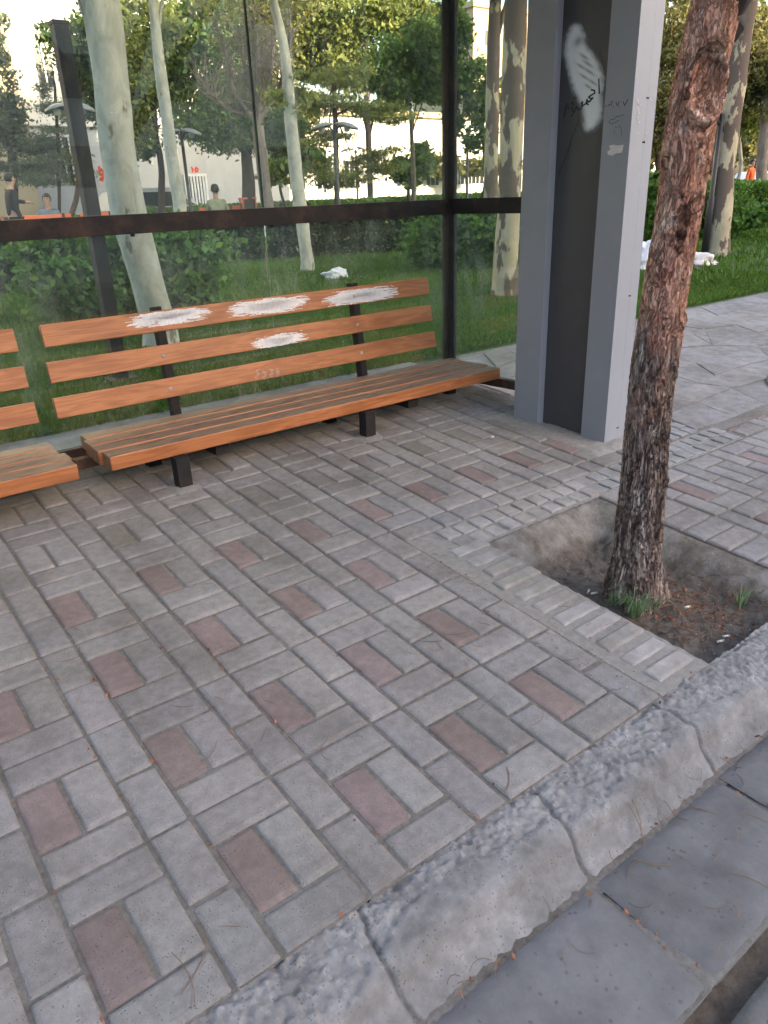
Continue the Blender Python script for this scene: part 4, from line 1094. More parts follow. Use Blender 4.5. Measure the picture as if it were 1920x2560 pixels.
tree('dark_tree', 'dark leafy tree with a thin reddish trunk left of the white barred door', 348, 19.5,
     [(349, 412, 13), (349, 370, 12), (344, 330, 12), (337, 300, 12), (334, 250, 11), (330, 200, 9)],
     [pb_(310, 215, 19.5, 60, 60, 3300), pb_(330, 130, 19.5, 90, 60, 3900), pb_(400, 170, 19.5, 80, 70, 3900), pb_(290, 300, 19.5, 35, 45, 1350), pb_(420, 80, 19.5, 100, 70, 3900)], M_DARKB, M_LEAFD, 0.064, limbs=4, group=NT)
tree('spruce_tree', 'blue grey young conifer at the left behind the dark post', 128, 19.5,
     [(128, 430, 6), (126, 330, 6), (122, 250, 6), (118, 180, 4)],
     [pb_(126, 378, 19.5, 70, 24, 2250), pb_(122, 350, 19.5, 60, 26, 2250), pb_(118, 300, 19.5, 48, 26, 1800), pb_(112, 250, 19.5, 34, 26, 1200), pb_(108, 205, 19.5, 20, 30, 750)], M_DARKB, M_LEAFB, 0.038, aspect=4, limbs=0, group=NT)
tree('leafy_tree', 'dim grey green tree at the far left edge behind the glass', 30, 20,
     [(30, 430, 16), (26, 330, 15), (24, 250, 12)],
     [pb_(10, 290, 20, 40, 60, 1500), pb_(60, 345, 20, 60, 40, 2400), pb_(-10, 180, 20, 35, 60, 900), pb_(-5, 80, 20, 22, 50, 500)], M_DARKB, M_LEAFB, 0.056, limbs=3, group=NT)
tree('leafy_tree', 'leafy branch crown hanging in front of the white wall at the upper left', 110, 18,
     [(165, 430, 10), (170, 300, 9), (175, 200, 8)],
     [pb_(170, 130, 18, 50, 60, 1950), pb_(120, 75, 18, 26, 22, 390), pb_(190, 210, 18, 50, 50, 1650), pb_(215, 40, 18, 40, 50, 1350)], M_DARKB, M_LEAFD, 0.060, limbs=3, group=NT)
tree('yellow_tree', 'yellow green sunlit tree crown just right of the thick pale trunk', 292, 17,
     [(292, 425, 8), (290, 320, 8), (286, 220, 6)],
     [pb_(300, 170, 17, 40, 60, 1950), pb_(325, 50, 17, 60, 50, 1950), pb_(285, 280, 17, 30, 50, 1350)], M_DARKB, M_LEAFY, 0.056, limbs=2, group=NT)
tree('feathery_tree', 'light green tree with layered feathery boughs behind the double lamp', 724, 18,
     [(728, 430, 12), (726, 340, 11), (724, 250, 10), (722, 180, 8)],
     [pb_(720, 225, 18, 75, 16, 2550), pb_(800, 235, 18, 60, 14, 1950), pb_(690, 300, 18, 60, 14, 1500), pb_(770, 375, 18, 70, 24, 2400), pb_(700, 385, 18, 60, 28, 2250), pb_(740, 170, 18, 60, 18, 1950), pb_(850, 255, 18, 40, 14, 1050), pb_(820, 330, 18, 45, 18, 1200)], M_DARKB, M_LEAFY, 0.045, aspect=3.5, spread=.34, limbs=6, group=NT)
tree('round_tree', 'dark green dense crowned tree on a slim brown trunk, centre right of the glass', 892, 20,
     [(894, 412, 10), (892, 350, 9), (889, 290, 8), (887, 240, 7)],
     [pb_(880, 150, 20, 68, 60, 6300), pb_(920, 105, 20, 45, 50, 3300), pb_(850, 205, 20, 40, 40, 2100), pb_(925, 205, 20, 35, 30, 1500)], M_GREYB, M_LEAF, 0.064, limbs=4, group=NT)
tree('broad_tree', 'tall olive tree mass behind the feathery tree', 800, 27,
     [(800, 425, 12), (796, 300, 12), (790, 180, 10)],
     [pb_(790, 40, 27, 80, 45, 3360), pb_(860, 50, 27, 70, 40, 3360), pb_(700, 100, 27, 70, 60, 4620), pb_(760, 150, 27, 60, 50, 3150), pb_(640, 90, 27, 50, 70, 3570), pb_(930, 25, 27, 40, 30, 1680), pb_(700, 20, 27, 40, 22, 1260)], M_DARKB, M_LEAFY, 0.081, limbs=5, group=NT)
tree('broad_tree', 'olive brown tree mass behind the bare twigs', 480, 25,
     [(480, 420, 14), (480, 300, 13), (478, 150, 11)],
     [pb_(470, 60, 25, 90, 70, 4620), pb_(420, 10, 25, 80, 50, 2730), pb_(560, 150, 25, 60, 80, 3570), pb_(480, 160, 25, 60, 60, 2730), pb_(600, 20, 25, 60, 50, 2520), pb_(640, 250, 25, 40, 60, 2100)], M_DARKB, M_LEAFO, 0.068, limbs=4, group=NT)
tree('small_tree', 'short round pale leaved tree beside the white building, behind the hedge', 880, 26,
     [(882, 425, 7), (882, 395, 6)],
     [pb_(905, 360, 26, 34, 34, 1300), pb_(850, 375, 26, 36, 28, 1200)], M_DARKB, M_LEAF, .10, limbs=2, group=NT)
tree('small_tree', 'short loosely leaved tree on the lawn edge left of the post', 640, 22,
     [(608, 420, 6), (606, 390, 5)],
     [pb_(620, 365, 22, 45, 30, 1500), pb_(660, 345, 22, 40, 26, 1100)], M_DARKB, M_LEAF, .09, limbs=2, group=NT)
# trees seen through the side pane
dP = math.hypot(ground(1092, 640).x-CAM.x, ground(1092, 640).y-CAM.y)
tree('plane_tree', 'big plane trunk with flaking grey and cream bark seen through the side pane', 1090, dP,
     [(1092, 600, 54), (1095, 520, 50), (1099, 450, 47), (1103, 360, 46), (1106, 260, 46), (1110, 150, 46), (1114, 20, 44), (1120, -130, 40)],
     [pb_(1100, -240, dP, 220, 120, 2400)], M_PALEP, M_LEAF, .06, limbs=1, group=NT)
tree('plane_tree', 'second grey plane trunk just left of the big one in the side pane', 1060, 12,
     [(1060, 440, 28), (1062, 330, 28), (1064, 220, 27), (1066, 110, 25), (1070, 0, 22)],
     [pb_(1060, -80, 12, 60, 50, 1300), pb_(1120, -60, 12, 40, 26, 500)], M_PALEP, M_LEAFD, .06, limbs=2, group=NT)
tree('leafy_tree', 'loose green tree behind the corner post in the side pane', 1000, 19,
     [(1046, 410, 7), (1044, 300, 7), (1040, 200, 6)],
     [pb_(985, 120, 19, 26, 60, 2250), pb_(1035, 200, 19, 40, 50, 2100), pb_(975, 30, 19, 30, 40, 1800), pb_(1040, 290, 19, 30, 40, 1200), pb_(985, 230, 19, 24, 40, 900)], M_DARKB, M_LEAF, 0.060, limbs=3, group=NT)
# right of the shelter
d15 = math.hypot(ground(1548, 553).x-CAM.x, ground(1548, 553).y-CAM.y)
RTG = 'park trees right of the shelter'
tr = tree('plane_tree', 'plane tree with blotched cream and brown bark right of the foreground pine', 1546, d15,
     [(1548, 535, 48), (1552, 490, 45), (1557, 430, 43), (1564, 350, 41), (1573, 270, 42), (1583, 190, 44), (1594, 110, 42), (1606, 40, 38), (1616, -30, 36), (1630, -160, 30)],
     [pb_(1600, -200, d15, 200, 100, 2600), pb_(1460, -100, d15, 110, 80, 1600)], M_PALEP, M_LEAFO, .07, limbs=2, group=RTG)
mb = MB(); a_ = at_d(1594, 140, d15); mb.tube([a_, at_d(1575, 105, d15), at_d(1555, 80, d15)], [.035, .025, .015], 7); part(mb, 'limb', [M_GREYB], tr, True)
tree('dark_tree', 'dark trunked tree at the right edge beyond the hedge', 1648, 30,
     [(1645, 375, 20), (1650, 300, 18), (1656, 220, 17), (1660, 120, 16)],
     [pb_(1640, 90, 30, 60, 60, 3570), pb_(1600, 180, 30, 50, 50, 2940), pb_(1670, 190, 30, 40, 50, 2520)], M_GREYB, M_LEAFO, 0.074, limbs=3, group=RTG)
tree('broad_tree', 'olive yellow leafed tree filling the gap between pillar and pine', 1425, 24,
     [(1425, 390, 12), (1420, 330, 11), (1428, 250, 10)],
     [pb_(1430, 60, 24, 60, 70, 5460), pb_(1420, 160, 24, 50, 60, 4620), pb_(1440, 240, 24, 50, 50, 3780), pb_(1410, 300, 24, 34, 30, 1890)], M_DARKB, M_LEAFO, 0.059, limbs=4, group=RTG)
tree('broad_tree', 'sunlit olive tree mass right of the foreground pine', 1530, 32,
     [(1595, 385, 7), (1597, 300, 6), (1590, 220, 6)],
     [pb_(1560, 40, 32, 70, 50, 4200), pb_(1530, 130, 32, 60, 60, 4620), pb_(1620, 110, 32, 50, 50, 2940), pb_(1560, 220, 32, 60, 40, 3570), pb_(1620, 260, 32, 50, 30, 2100), pb_(1500, 230, 32, 40, 50, 2730)], M_PALE, M_LEAFY, 0.081, limbs=4, group=RTG)
# far wood closing the view
Pp = []; T = []
for a in list(range(1370, 1700, 45)):
    c, r, n = pb_(a, 330+rnd.uniform(-20, 10), 60, 40, 36, 500); p_, t_ = clump_points(c, r, n); Pp.append(p_); T.append(t_)
for a in list(range(600, 1100, 60)):
    c, r, n = pb_(a, 360, 50, 36, 26, 350); p_, t_ = clump_points(c, r, n); Pp.append(p_); T.append(t_)
tag(leaves_mesh('far_wood', np.concatenate(Pp), .22, M_LEAFO, None, np.concatenate(T)), 'far belt of trees beyond the park', kind='stuff')

def hedge(name, label, p0, p1, h, wd, M, n, size, group, bulge=.06, cat='hedge', pale=0):
    p0, p1 = Vector(p0), Vector(p1); L = (p1-p0).length; d = (p1-p0).normalized(); nr = Vector((-d.y, d.x, 0))
    e = empty(name, tuple((p0+p1)/2), label, cat, group)
    mb = MB(); mb.box(-L/2+.06, L/2-.06, -wd/2+.08, wd/2-.08, 0, h-.08, M=Matrix.Translation((p0+p1)/2) @ Matrix.Rotation(math.atan2(d.y, d.x), 4, 'Z'))
    part(mb, 'stems', [M_DARKB], e)
    u = rng.random(n)*L; f = rng.random(n); top_ = f < wd/(wd+h*1.3); side = rng.random(n) < .7
    z = np.where(top_, h, rng.random(n)**.8*h); v = np.where(top_, (rng.random(n)-.5)*wd, np.where(side, -wd/2, wd/2))
    nz = np.array([noise.noise(Vector((a*1.7, b*2, c*2))) for a, b, c in zip(u, v, z)])
    push = nz*bulge+rng.normal(size=n)*.025
    z = z+np.where(top_, push, 0); v = v+np.where(top_, 0, np.sign(v)*push)
    C = np.array(p0)[None]+u[:, None]*np.array(d)+v[:, None]*np.array(nr); C[:, 2] += z
    t = (.7+.6*rng.random(n))*(1+.5*nz); tone = np.stack([t*(.9+.3*rng.random(n)), t, t*.9], 1)
    if pale: 
        k = rng.random(n) < pale*(z < h*.6); tone[k] = np.array([6.5, 4.2, 6.5])*(.5+rng.random(k.sum()))[:, None]
    leaves_mesh('foliage', C, size, M, e, tone, 1.7); return e
def bush(name, label, blobs, base, M, size, group=None, cat='shrub'):
    e = empty(name, tuple(base), label, cat, group); mb = MB()
    for c, r, n in blobs:
        for k in range(7):
            q = Vector(c)+Vector((rnd.uniform(-.6, .6)*r[0], rnd.uniform(-.6, .6)*r[1], rnd.uniform(0, .6)*r[2])); s_ = Vector((base[0]+rnd.uniform(-.15, .15), base[1]+rnd.uniform(-.15, .15), base[2]))
            mb.tube([s_, s_.lerp(q, .6)+Vector((0, 0, -.04)), q], [.014, .010, .004], 5)
    part(mb, 'stems', [M_DARKB], e)
    crown_part(e, blobs, M, size, 1.7, .27, 0, 'foliage'); return e
HG = 'clipped hedges in the park'; SG = 'round shrubs on the lawn'
hedge('hedge', 'low dark dusty hedge across the lawn behind the bench', ground(380, 568), ground(930, 540), .74, .9, M_HEDGED, 26000, .042, HG, pale=.07)
h0 = on_y(285, 430, 17.6); h1 = on_y(1130, 430, 22.0)
hedge('hedge', 'far long clipped green hedge below the grey building', (h0.x, 17.6, .14), (h1.x, 22.0, .12), .93, 1.0, M_HEDGE, 26000, .06, HG)
h0 = on_y(-60, 440, 17.6); h1 = on_y(180, 440, 17.6)
hedge('hedge', 'bright clipped hedge behind the two people at the left', (h0.x, 17.6, .15), (h1.x, 17.6, .15), .82, .8, M_HEDGE, 6000, .05, HG)
ga, gb = ground(1370, 452), ground(1720, 440)
hedge('hedge', 'dark green clipped hedge at the right beyond the lawn', at_d(1380, 400, 21)*1+Vector((0, 0, 0)) if False else (base_d(1375, 20)), base_d(1720, 24), .95, 1.2, M_HEDGE, 16000, .07, HG)
gS = ground(300, 680); dS = math.hypot(gS.x-CAM.x, gS.y-CAM.y)
bush('shrub', 'wide leafy shrub behind the left half of the bench', [pb_(180, 575, dS, 110, 62, 8000, .5), pb_(260, 630, dS, 120, 60, 8000, .45), pb_(380, 575, dS, 85, 80, 8000, .5), pb_(400, 640, dS-.2, 65, 45, 4000, .3), pb_(330, 545, dS, 100, 55, 6000, .4), pb_(120, 600, dS+.3, 50, 50, 2500, .3)], gS, M_HEDGE, .040, SG)
g2 = ground(40, 630); d2_ = math.hypot(g2.x-CAM.x, g2.y-CAM.y)
bush('shrub', 'dull grey green shrub at the left edge of the glass', [pb_(20, 570, d2_, 90, 55, 6000, .5), pb_(-40, 590, d2_, 60, 40, 2000, .4)], g2, M_HEDGED, .036, SG)
g3 = ground(1000, 578); d3 = math.hypot(g3.x-CAM.x, g3.y-CAM.y)
bush('shrub', 'dense bright shrub behind the corner post', [pb_(960, 515, d3, 75, 58, 8000, .6), pb_(1040, 515, d3, 75, 58, 8000, .6), pb_(1000, 478, d3, 85, 38, 5000, .5), pb_(920, 535, d3, 38, 38, 2200, .3)], g3, M_HEDGE, .040, SG)
g4 = ground(1410, 500); d4 = 15.5
bush('shrub', 'bright green shrub between the pillar and the pine', [pb_(1412, 450, d4, 34, 60, 2600, .5), pb_(1400, 400, d4, 20, 26, 500, .3)], base_d(1410, d4), M_HEDGE, .05, SG)
d5 = 17.0
bush('shrub', 'rounded bright shrub right of the plane tree', [pb_(1580, 455, d5, 48, 52, 3600, .7), pb_(1525, 455, d5, 30, 50, 1800, .6)], base_d(1575, d5), M_HEDGE, .055, SG)
# sapling
gs = ground(577, 608); e = empty('sapling', tuple(gs), 'thin sapling with a few leaves on the lawn behind the bench', 'sapling')
dd_ = math.hypot(gs.x-CAM.x, gs.y-CAM.y); p_, r_ = pxpath([(576, 590, 3), (574, 560, 3), (573, 525, 2), (572, 498, 2)], dd_); trunk_tube(e, [([gs]+p_, [.014]+[.011]*4)], M_GREYB, 'stem', 6, 2)
crown_part(e, [pb_(573, 525, dd_, 22, 26, 160, .15)], M_LEAFD, .035)

# ------------------------------------------------------------ grass
def in_view(x, y, z=.2, mrg=60):
    q = np.stack([x-CAM.x, y-CAM.y, z-CAM.z+0*x], 1) @ np.array(RT).T
    u = 960+F*q[:, 0]/q[:, 2]; v = 1280+F*q[:, 1]/q[:, 2]; return (q[:, 2] > 0)&(u > -mrg)&(u < 1920+mrg)&(v > -50)&(v < 2650)
def grass_pts(n, x0, x1, y0, y1):
    x = x0+(x1-x0)*rng.random(n); y = y0+(y1-y0)*rng.random(n); k = in_view(x, y); x, y = x[k], y[k]
    pt = np.array([noise.noise(Vector((a*.7, b*.7, 0))) for a, b in zip(x, y)]); 
    keepm = rng.random(len(x)) < np.clip(1.05+1.1*pt, .12, 1); x, y, pt = x[keepm], y[keepm], pt[keepm]
    z = np.array([gz(b) for b in y]); return np.stack([x, y, z], 1), pt
G1, n1 = grass_pts(150000, .2, 9.5, 3.05, 6.2); G2, n2 = grass_pts(160000, .5, 22, 6.2, 15)
G3, n3 = grass_pts(160000, 8, 60, 3.1, 30); Cg = np.concatenate([G1, G2, G3]); ng = np.concatenate([n1, n2, n3]); sz = np.concatenate([np.full(len(G1), .024), np.full(len(G2), .040), np.full(len(G3), .07)])
Cg[:, 2] += sz*.35; t = (.7+.55*rng.random(len(Cg)))*(1+.35*ng); dry = rng.random(len(Cg)) < .05
tone = np.stack([t*(.85+.4*rng.random(len(Cg))), t, t*.8], 1); tone[dry] = np.array([3.2, 1.7, 2.2])
tag(leaves_mesh('grass', Cg, sz, M_GRASS, None, tone, aspect=6, axis=np.array([0, 0, 1.1])), 'mown grass of the park lawn', kind='stuff')

# ============================================================ DARK POST, LAMPS
gp = ground(262, 822); dpp = math.hypot(gp.x-CAM.x, gp.y-CAM.y)
hp = at_d(150, 55, dpp).z
e = empty('steel_post', (gp.x, gp.y, gz(gp.y)), 'square dark steel post standing behind the left glass', 'post')
gx_, gy_ = gp.x, gp.y; mb = MB(); mb.box(gx_-.042, gx_+.042, gy_-.042, gy_+.042, .2, hp, bev=.006); part(mb, 'shaft', [M_STEEL], e)
mb = MB(); mb.box(gx_-.09, gx_+.09, gy_-.09, gy_+.09, .2, .232, bev=.004); part(mb, 'base_plate', [M_STEEL], e)
mb = MB(); mb.box(gx_-.046, gx_+.046, gy_-.046, gy_+.046, hp, hp+.02, bev=.004); part(mb, 'cap', [M_STEEL], e)
LG = 'double headed park lamps'
def lamp(a, b, d, label, n=2, s=.40, ang=0.0):
    b0 = base_d(a, d); top_ = at_d(a, b, d); e = empty('park_lamp', tuple(b0), label, 'lamp', LG); X, Y = b0.x, b0.y; Z = top_.z
    # allow the foot to sit under the head
    X, Y = top_.x, top_.y; e.location = (X, Y, gz(Y))
    mb = MB(); mb.tube([(X, Y, gz(Y)), (X, Y, gz(Y)+.8), (X, Y, gz(Y)+.85), (X, Y, Z)], [.055, .05, .036, .032], 10); part(mb, 'pole', [M_LAMP], e, True)
    for k in range(n):
        sg = 1 if k == 0 else -1; ux = Vector((right.x*math.cos(ang)-right.y*math.sin(ang), right.x*math.sin(ang)+right.y*math.cos(ang), 0))*sg
        c = Vector((X, Y, Z))+ux*s*.62+Vector((0, 0, -.02))
        mb = MB(); mb.tube([(X, Y, Z-.16), Vector((X, Y, Z-.02))+ux*s*.2, c+Vector((0, 0, .02))], [.022, .02, .018], 7); part(mb, 'arm', [M_LAMP], e, True)
        tilt = Matrix.Rotation(sg*R_(14), 4, Vector((-ux.y, ux.x, 0))*sg)
        mb = MB(); mb.lathe([(.0, .075), (s*.25, .07), (s*.55, .03), (s*.60, -.005), (s*.585, -.012), (s*.52, .012), (s*.2, .04), (0, .045)], c, 22, 0, tilt); h_ = part(mb, 'shade', [M_SHADE], e, True)
        mb = MB(); mb.lathe([(0, .03), (.05, .02), (.065, -.03), (.05, -.085), (0, -.10)], c, 12); part(mb, 'globe', [M_FRAMEW], h_, True)
lamp(391, 285, 17.5, 'double headed park lamp beside the white barred door', s=.34)
lamp(722, 272, 16.5, 'large dark double headed park lamp among the feathery boughs', s=.40)
lamp(1010, 275, 21, 'double headed park lamp seen through the side pane', s=.34)
lamp(768, 322, 30, 'smallest and farthest double headed park lamp', s=.46)
lamp(150, 232, 15, 'park lamp half hidden by the dark steel post', s=.34)
lamp(1560, 247, 13.0, 'park lamp behind the plane tree right of the pine', n=1, s=.40, ang=math.pi)

# ============================================================ PEOPLE
def skinned(name, nodes, edges, M, parent, sub=1):
    """nodes: {key: (pos, radius)}; one continuous surface"""
    keys = list(nodes); me = bpy.data.meshes.new(name); L = wloc(parent)
    me.from_pydata([Vector(nodes[k][0])-L for k in keys], [(keys.index(a), keys.index(b)) for a, b in edges], []); me.materials.append(M)
    o = bpy.data.objects.new(name, me); COL.objects.link(o); o.parent = parent
    md = o.modifiers.new('skin', 'SKIN'); md.use_smooth_shade = True
    for i, k in enumerate(keys):
        sv = me.skin_vertices[0].data[i]; r = nodes[k][1]; sv.radius = (r, r) if not isinstance(r, tuple) else r; sv.use_root = (i == 0)
    sb = o.modifiers.new('sub', 'SUBSURF'); sb.levels = sb.render_levels = sub
    return o
def person(base, yaw, label, shirt, trous, seated=False, reach=False, cap=False, lean=0.0, sc=1.0):
    e = empty('person', tuple(base), label, 'person')
    Mz = Matrix.Translation(base) @ Matrix.Rotation(yaw, 4, 'Z') @ Matrix.Scale(sc, 4)
    T_ = lambda x, y, z: tuple(Mz @ Vector((x, y, z)))      # person faces -y
    hz = .50 if seated else .92; N = {}
    ln = lambda z: -lean*(z-hz)
    def P_(k, x, y, z, r): N[k] = (T_(x, y+ln(z) if z > hz else y, z), r*sc)
    P_('pel', 0, 0, hz, .115); P_('waist', 0, 0, hz+.18, .105); P_('chest', 0, 0, hz+.36, .125); P_('neckb', 0, 0, hz+.53, .07); P_('neck', 0, -.01, hz+.60, .052)
    P_('jaw', 0, -.035, hz+.66, .062); P_('head', 0, -.02, hz+.735, .080); P_('crown', 0, -.005, hz+.79, .066)
    E_ = [('pel', 'waist'), ('waist', 'chest'), ('chest', 'neckb'), ('neckb', 'neck'), ('neck', 'jaw'), ('jaw', 'head'), ('head', 'crown')]
    for s_, n_ in ((-1, 'l'), (1, 'r')):
        P_('sh'+n_, s_*.17, 0, hz+.48, .056)
        if reach and s_ == 1: el_, wr_ = (s_*.30, -.14, hz+.33), (s_*.30, -.40, hz+.30)
        elif seated: el_, wr_ = (s_*.23, -.06, hz+.22), (s_*.12, -.28, hz+.14)
        else: el_, wr_ = (s_*.23, .02, hz+.20), (s_*.22, -.08, hz-.03)
        P_('el'+n_, *el_, .044); P_('wr'+n_, *wr_, .029)
        dv = (Vector(wr_)-Vector(el_)).normalized(); sd_ = Vector((1, 0, 0)) if abs(dv.x) < .8 else Vector((0, 1, 0)); pm = Vector(wr_)+dv*.06
        P_('pm'+n_, *pm, .028); E_ += [('chest', 'sh'+n_), ('sh'+n_, 'el'+n_), ('el'+n_, 'wr'+n_), ('wr'+n_, 'pm'+n_)]
        for i, (o_, L_) in enumerate(((-.03, .055), (-.01, .07), (.01, .065), (.03, .05))):
            f1 = pm+sd_*o_+dv*.03; f2 = f1+dv*L_+Vector((0, 0, -.012)); P_('f%d%s' % (i, n_), *f1, .010); P_('g%d%s' % (i, n_), *f2, .008); E_ += [('pm'+n_, 'f%d%s' % (i, n_)), ('f%d%s' % (i, n_), 'g%d%s' % (i, n_))]
        th = Vector(wr_)+dv*.03-sd_*.045*s_; P_('th'+n_, *th, .011); P_('ti'+n_, *(th+dv*.04), .009); E_ += [('wr'+n_, 'th'+n_), ('th'+n_, 'ti'+n_)]
        if seated: hp_, kn, an, to = (s_*.10, -.02, hz-.02), (s_*.14, -.42, hz+.02), (s_*.13, -.42, .09), (s_*.14, -.60, .05)
        else: hp_, kn, an, to = (s_*.09, 0, hz-.06), (s_*.10, -.03*s_, .48), (s_*.10, .05*s_, .08), (s_*.12, .05*s_-.17, .04)
        P_('hp'+n_, *hp_, .09); P_('kn'+n_, *kn, .058); P_('an'+n_, *an, .04); P_('to'+n_, *to, .035)
        E_ += [('pel', 'hp'+n_), ('hp'+n_, 'kn'+n_), ('kn'+n_, 'an'+n_), ('an'+n_, 'to'+n_)]
    skinned('body', N, E_, M_SKIN, e)
    g = lambda ks, f: {k: (N[k][0], N[k][1]*f if not isinstance(N[k][1], tuple) else N[k][1]) for k in ks}
    tp = ['pel', 'waist', 'chest', 'neckb', 'shl', 'shr', 'ell', 'elr', 'wrl', 'wrr']
    skinned('shirt', g(tp, 1.22), [x for x in E_ if x[0] in tp and x[1] in tp], shirt, e)
    lg = ['pel', 'hpl', 'hpr', 'knl', 'knr', 'anl', 'anr']
    skinned('trousers', g(lg, 1.25), [x for x in E_ if x[0] in lg and x[1] in lg], trous, e)
    for n_ in 'lr': skinned('shoe', g(['an'+n_, 'to'+n_], 1.3), [('an'+n_, 'to'+n_)], M_HAIR, e)
    Hc = T_(0, -.005+ln(hz+.755), hz+.755); mb = MB()
    prof = [(0, .098), (.045, .09), (.075, .065), (.092, .02), (.092, -.02), (.080, -.06), (.066, -.075)]
    bm_ = MB(); bm_.lathe([(r*sc, z*sc) for r, z in prof], (0, 0, 0), 16)
    V2 = []
    for v in bm_.v:
        y_ = v[1]; z_ = v[2]
        if y_ < -.03*sc and z_ < .03*sc: z_ = .03*sc+(z_-.03*sc)*.15     # hairline above the face
        V2.append(tuple(Matrix.Translation(Hc) @ Matrix.Rotation(yaw, 4, 'Z') @ Vector((v[0]*.93, y_*1.12+.012, z_))))
    bm_.v = V2; part(bm_, 'hair', [M_HAIR], e, True)
    # nose, ears, eyes
    def bit(name, x, y, z, r, M_):
        mb = MB(); mb.lathe([(0, r*sc), (r*.8*sc, r*.5*sc), (r*sc, 0), (r*.8*sc, -r*.6*sc), (0, -r*sc)], T_(x, y+ln(z), z), 8); part(mb, name, [M_], e, True)
    bit('nose', 0, -.112, hz+.715, .014, M_SKIN)
    for s_ in (-1, 1): bit('ear', s_*.086, -.01, hz+.72, .02, M_SKIN); bit('eye', s_*.03, -.098, hz+.745, .009, M_HAIR)
    return e, T_
M_DENIM = plain('denim shirt', (.12, .17, .23), .9); M_KHAKI = plain('khaki shirt', (.33, .37, .25), .9); M_BLACKC = plain('black cloth', (.012, .012, .016), .9)
M_GREYT = plain('pale grey trousers', (.34, .36, .38), .9); M_ORC = plain('orange overall', (.75, .13, .03), .9)
b_ = base_d(52, 17); vdir = math.atan2(b_.y-CAM.y, b_.x-CAM.x)
person(b_, vdir+R_(20), 'person in black clothes standing with back turned at the far left', M_BLACKC, M_BLACKC, reach=True, lean=.12, sc=.97)
b_ = base_d(127, 18.2); person(b_+Vector((0, 0, 0)), vdir-R_(90)-R_(40)+R_(90)-R_(60), 'person in denim shirt and cap sitting beside the black clad person', M_DENIM, M_GREYT, seated=True)
b_ = base_d(479, 19); person(b_, vdir+R_(75), 'person in khaki shirt sitting with back to the camera behind the rail', M_KHAKI, M_GREYT, seated=True, sc=1.06)
b_ = base_d(1611, 34); person(b_, 0, 'person in orange work clothes far off beyond the right hedge', M_ORC, M_ORC)

# ============================================================ SMALL THINGS FAR AWAY
OG = 'orange park benches'
def park_bench(a, d, yaw, label, L=1.2, z=0.0):
    b_ = base_d(a, d); e = empty('park_bench', tuple(b_), label, 'bench', OG); Mx = Matrix.Translation(b_) @ Matrix.Rotation(yaw, 4, 'Z')
    mb = MB()
    for i in range(4): mb.box(-L/2, L/2, -.2+i*.11, -.11+i*.11, .42, .455, M=Mx, bev=.004)
    part(mb, 'seat', [M_ORANGE], e)
    mb = MB()
    for i in range(3): mb.box(-L/2, L/2, .25+.02*i, .28+.02*i, .56+i*.14, .66+i*.14, M=Mx, bev=.004)
    part(mb, 'backrest', [M_ORANGE], e)
    for s_ in (-1, 1):
        mb = MB(); x = s_*(L/2-.18); mb.box(x-.03, x+.03, -.19, -.13, 0, .419, M=Mx); mb.box(x-.03, x+.03, .284, .32, 0, .95, M=Mx); mb.box(x-.03, x+.03, -.129, .283, .36, .419, M=Mx); part(mb, 'leg_frame', [M_STEEL], e)
park_bench(240, 18.0, vdir-R_(80), 'orange park bench end seen at the foot of the dark steel post', .8)
park_bench(120, 17.2, vdir-R_(60), 'orange park bench under the person in denim', 1.5)
park_bench(505, 19.9, vdir-R_(95), 'orange park bench behind the person in khaki', 1.0)
park_bench(479, 19.4, vdir+R_(85), 'orange park bench under the person in khaki', .9)
b_ = base_d(545, 19); e = empty('stall_box', tuple(b_), 'small orange framed stand holding a lime green sheet behind the rail', 'stand')
Mx = Matrix.Translation(b_) @ Matrix.Rotation(vdir-R_(90), 4, 'Z'); hz_ = at_d(545, 426, 19).z-b_.z; W_ = .15
for s_ in (-1, 1):
    for y_ in (-.12, .12): mb = MB(); mb.box(s_*W_-.018, s_*W_+.018, y_-.018, y_+.018, 0, hz_-.04, M=Mx); part(mb, 'leg', [M_ORANGE], e)
mb = MB(); mb.box(-W_-.03, W_+.03, -.15, .15, hz_-.04, hz_, M=Mx, bev=.006); part(mb, 'top', [M_ORANGE], e)
mb = MB(); mb.add([Mx @ Vector(v) for v in ((-.05, -.10, hz_-.5), (.11, -.10, hz_-.5), (.11, -.10, hz_-.07), (.03, -.10, hz_-.12), (-.04, -.09, hz_-.3), (-.05, -.088, hz_-.5), (.11, -.088, hz_-.5), (.11, -.088, hz_-.07), (.03, -.088, hz_-.12), (-.04, -.078, hz_-.3))], [(0, 1, 2, 3, 4), (9, 8, 7, 6, 5)]+[(i, 5+i, 5+(i+1) % 5, (i+1) % 5) for i in range(5)]); part(mb, 'sheet', [M_LIME], e)
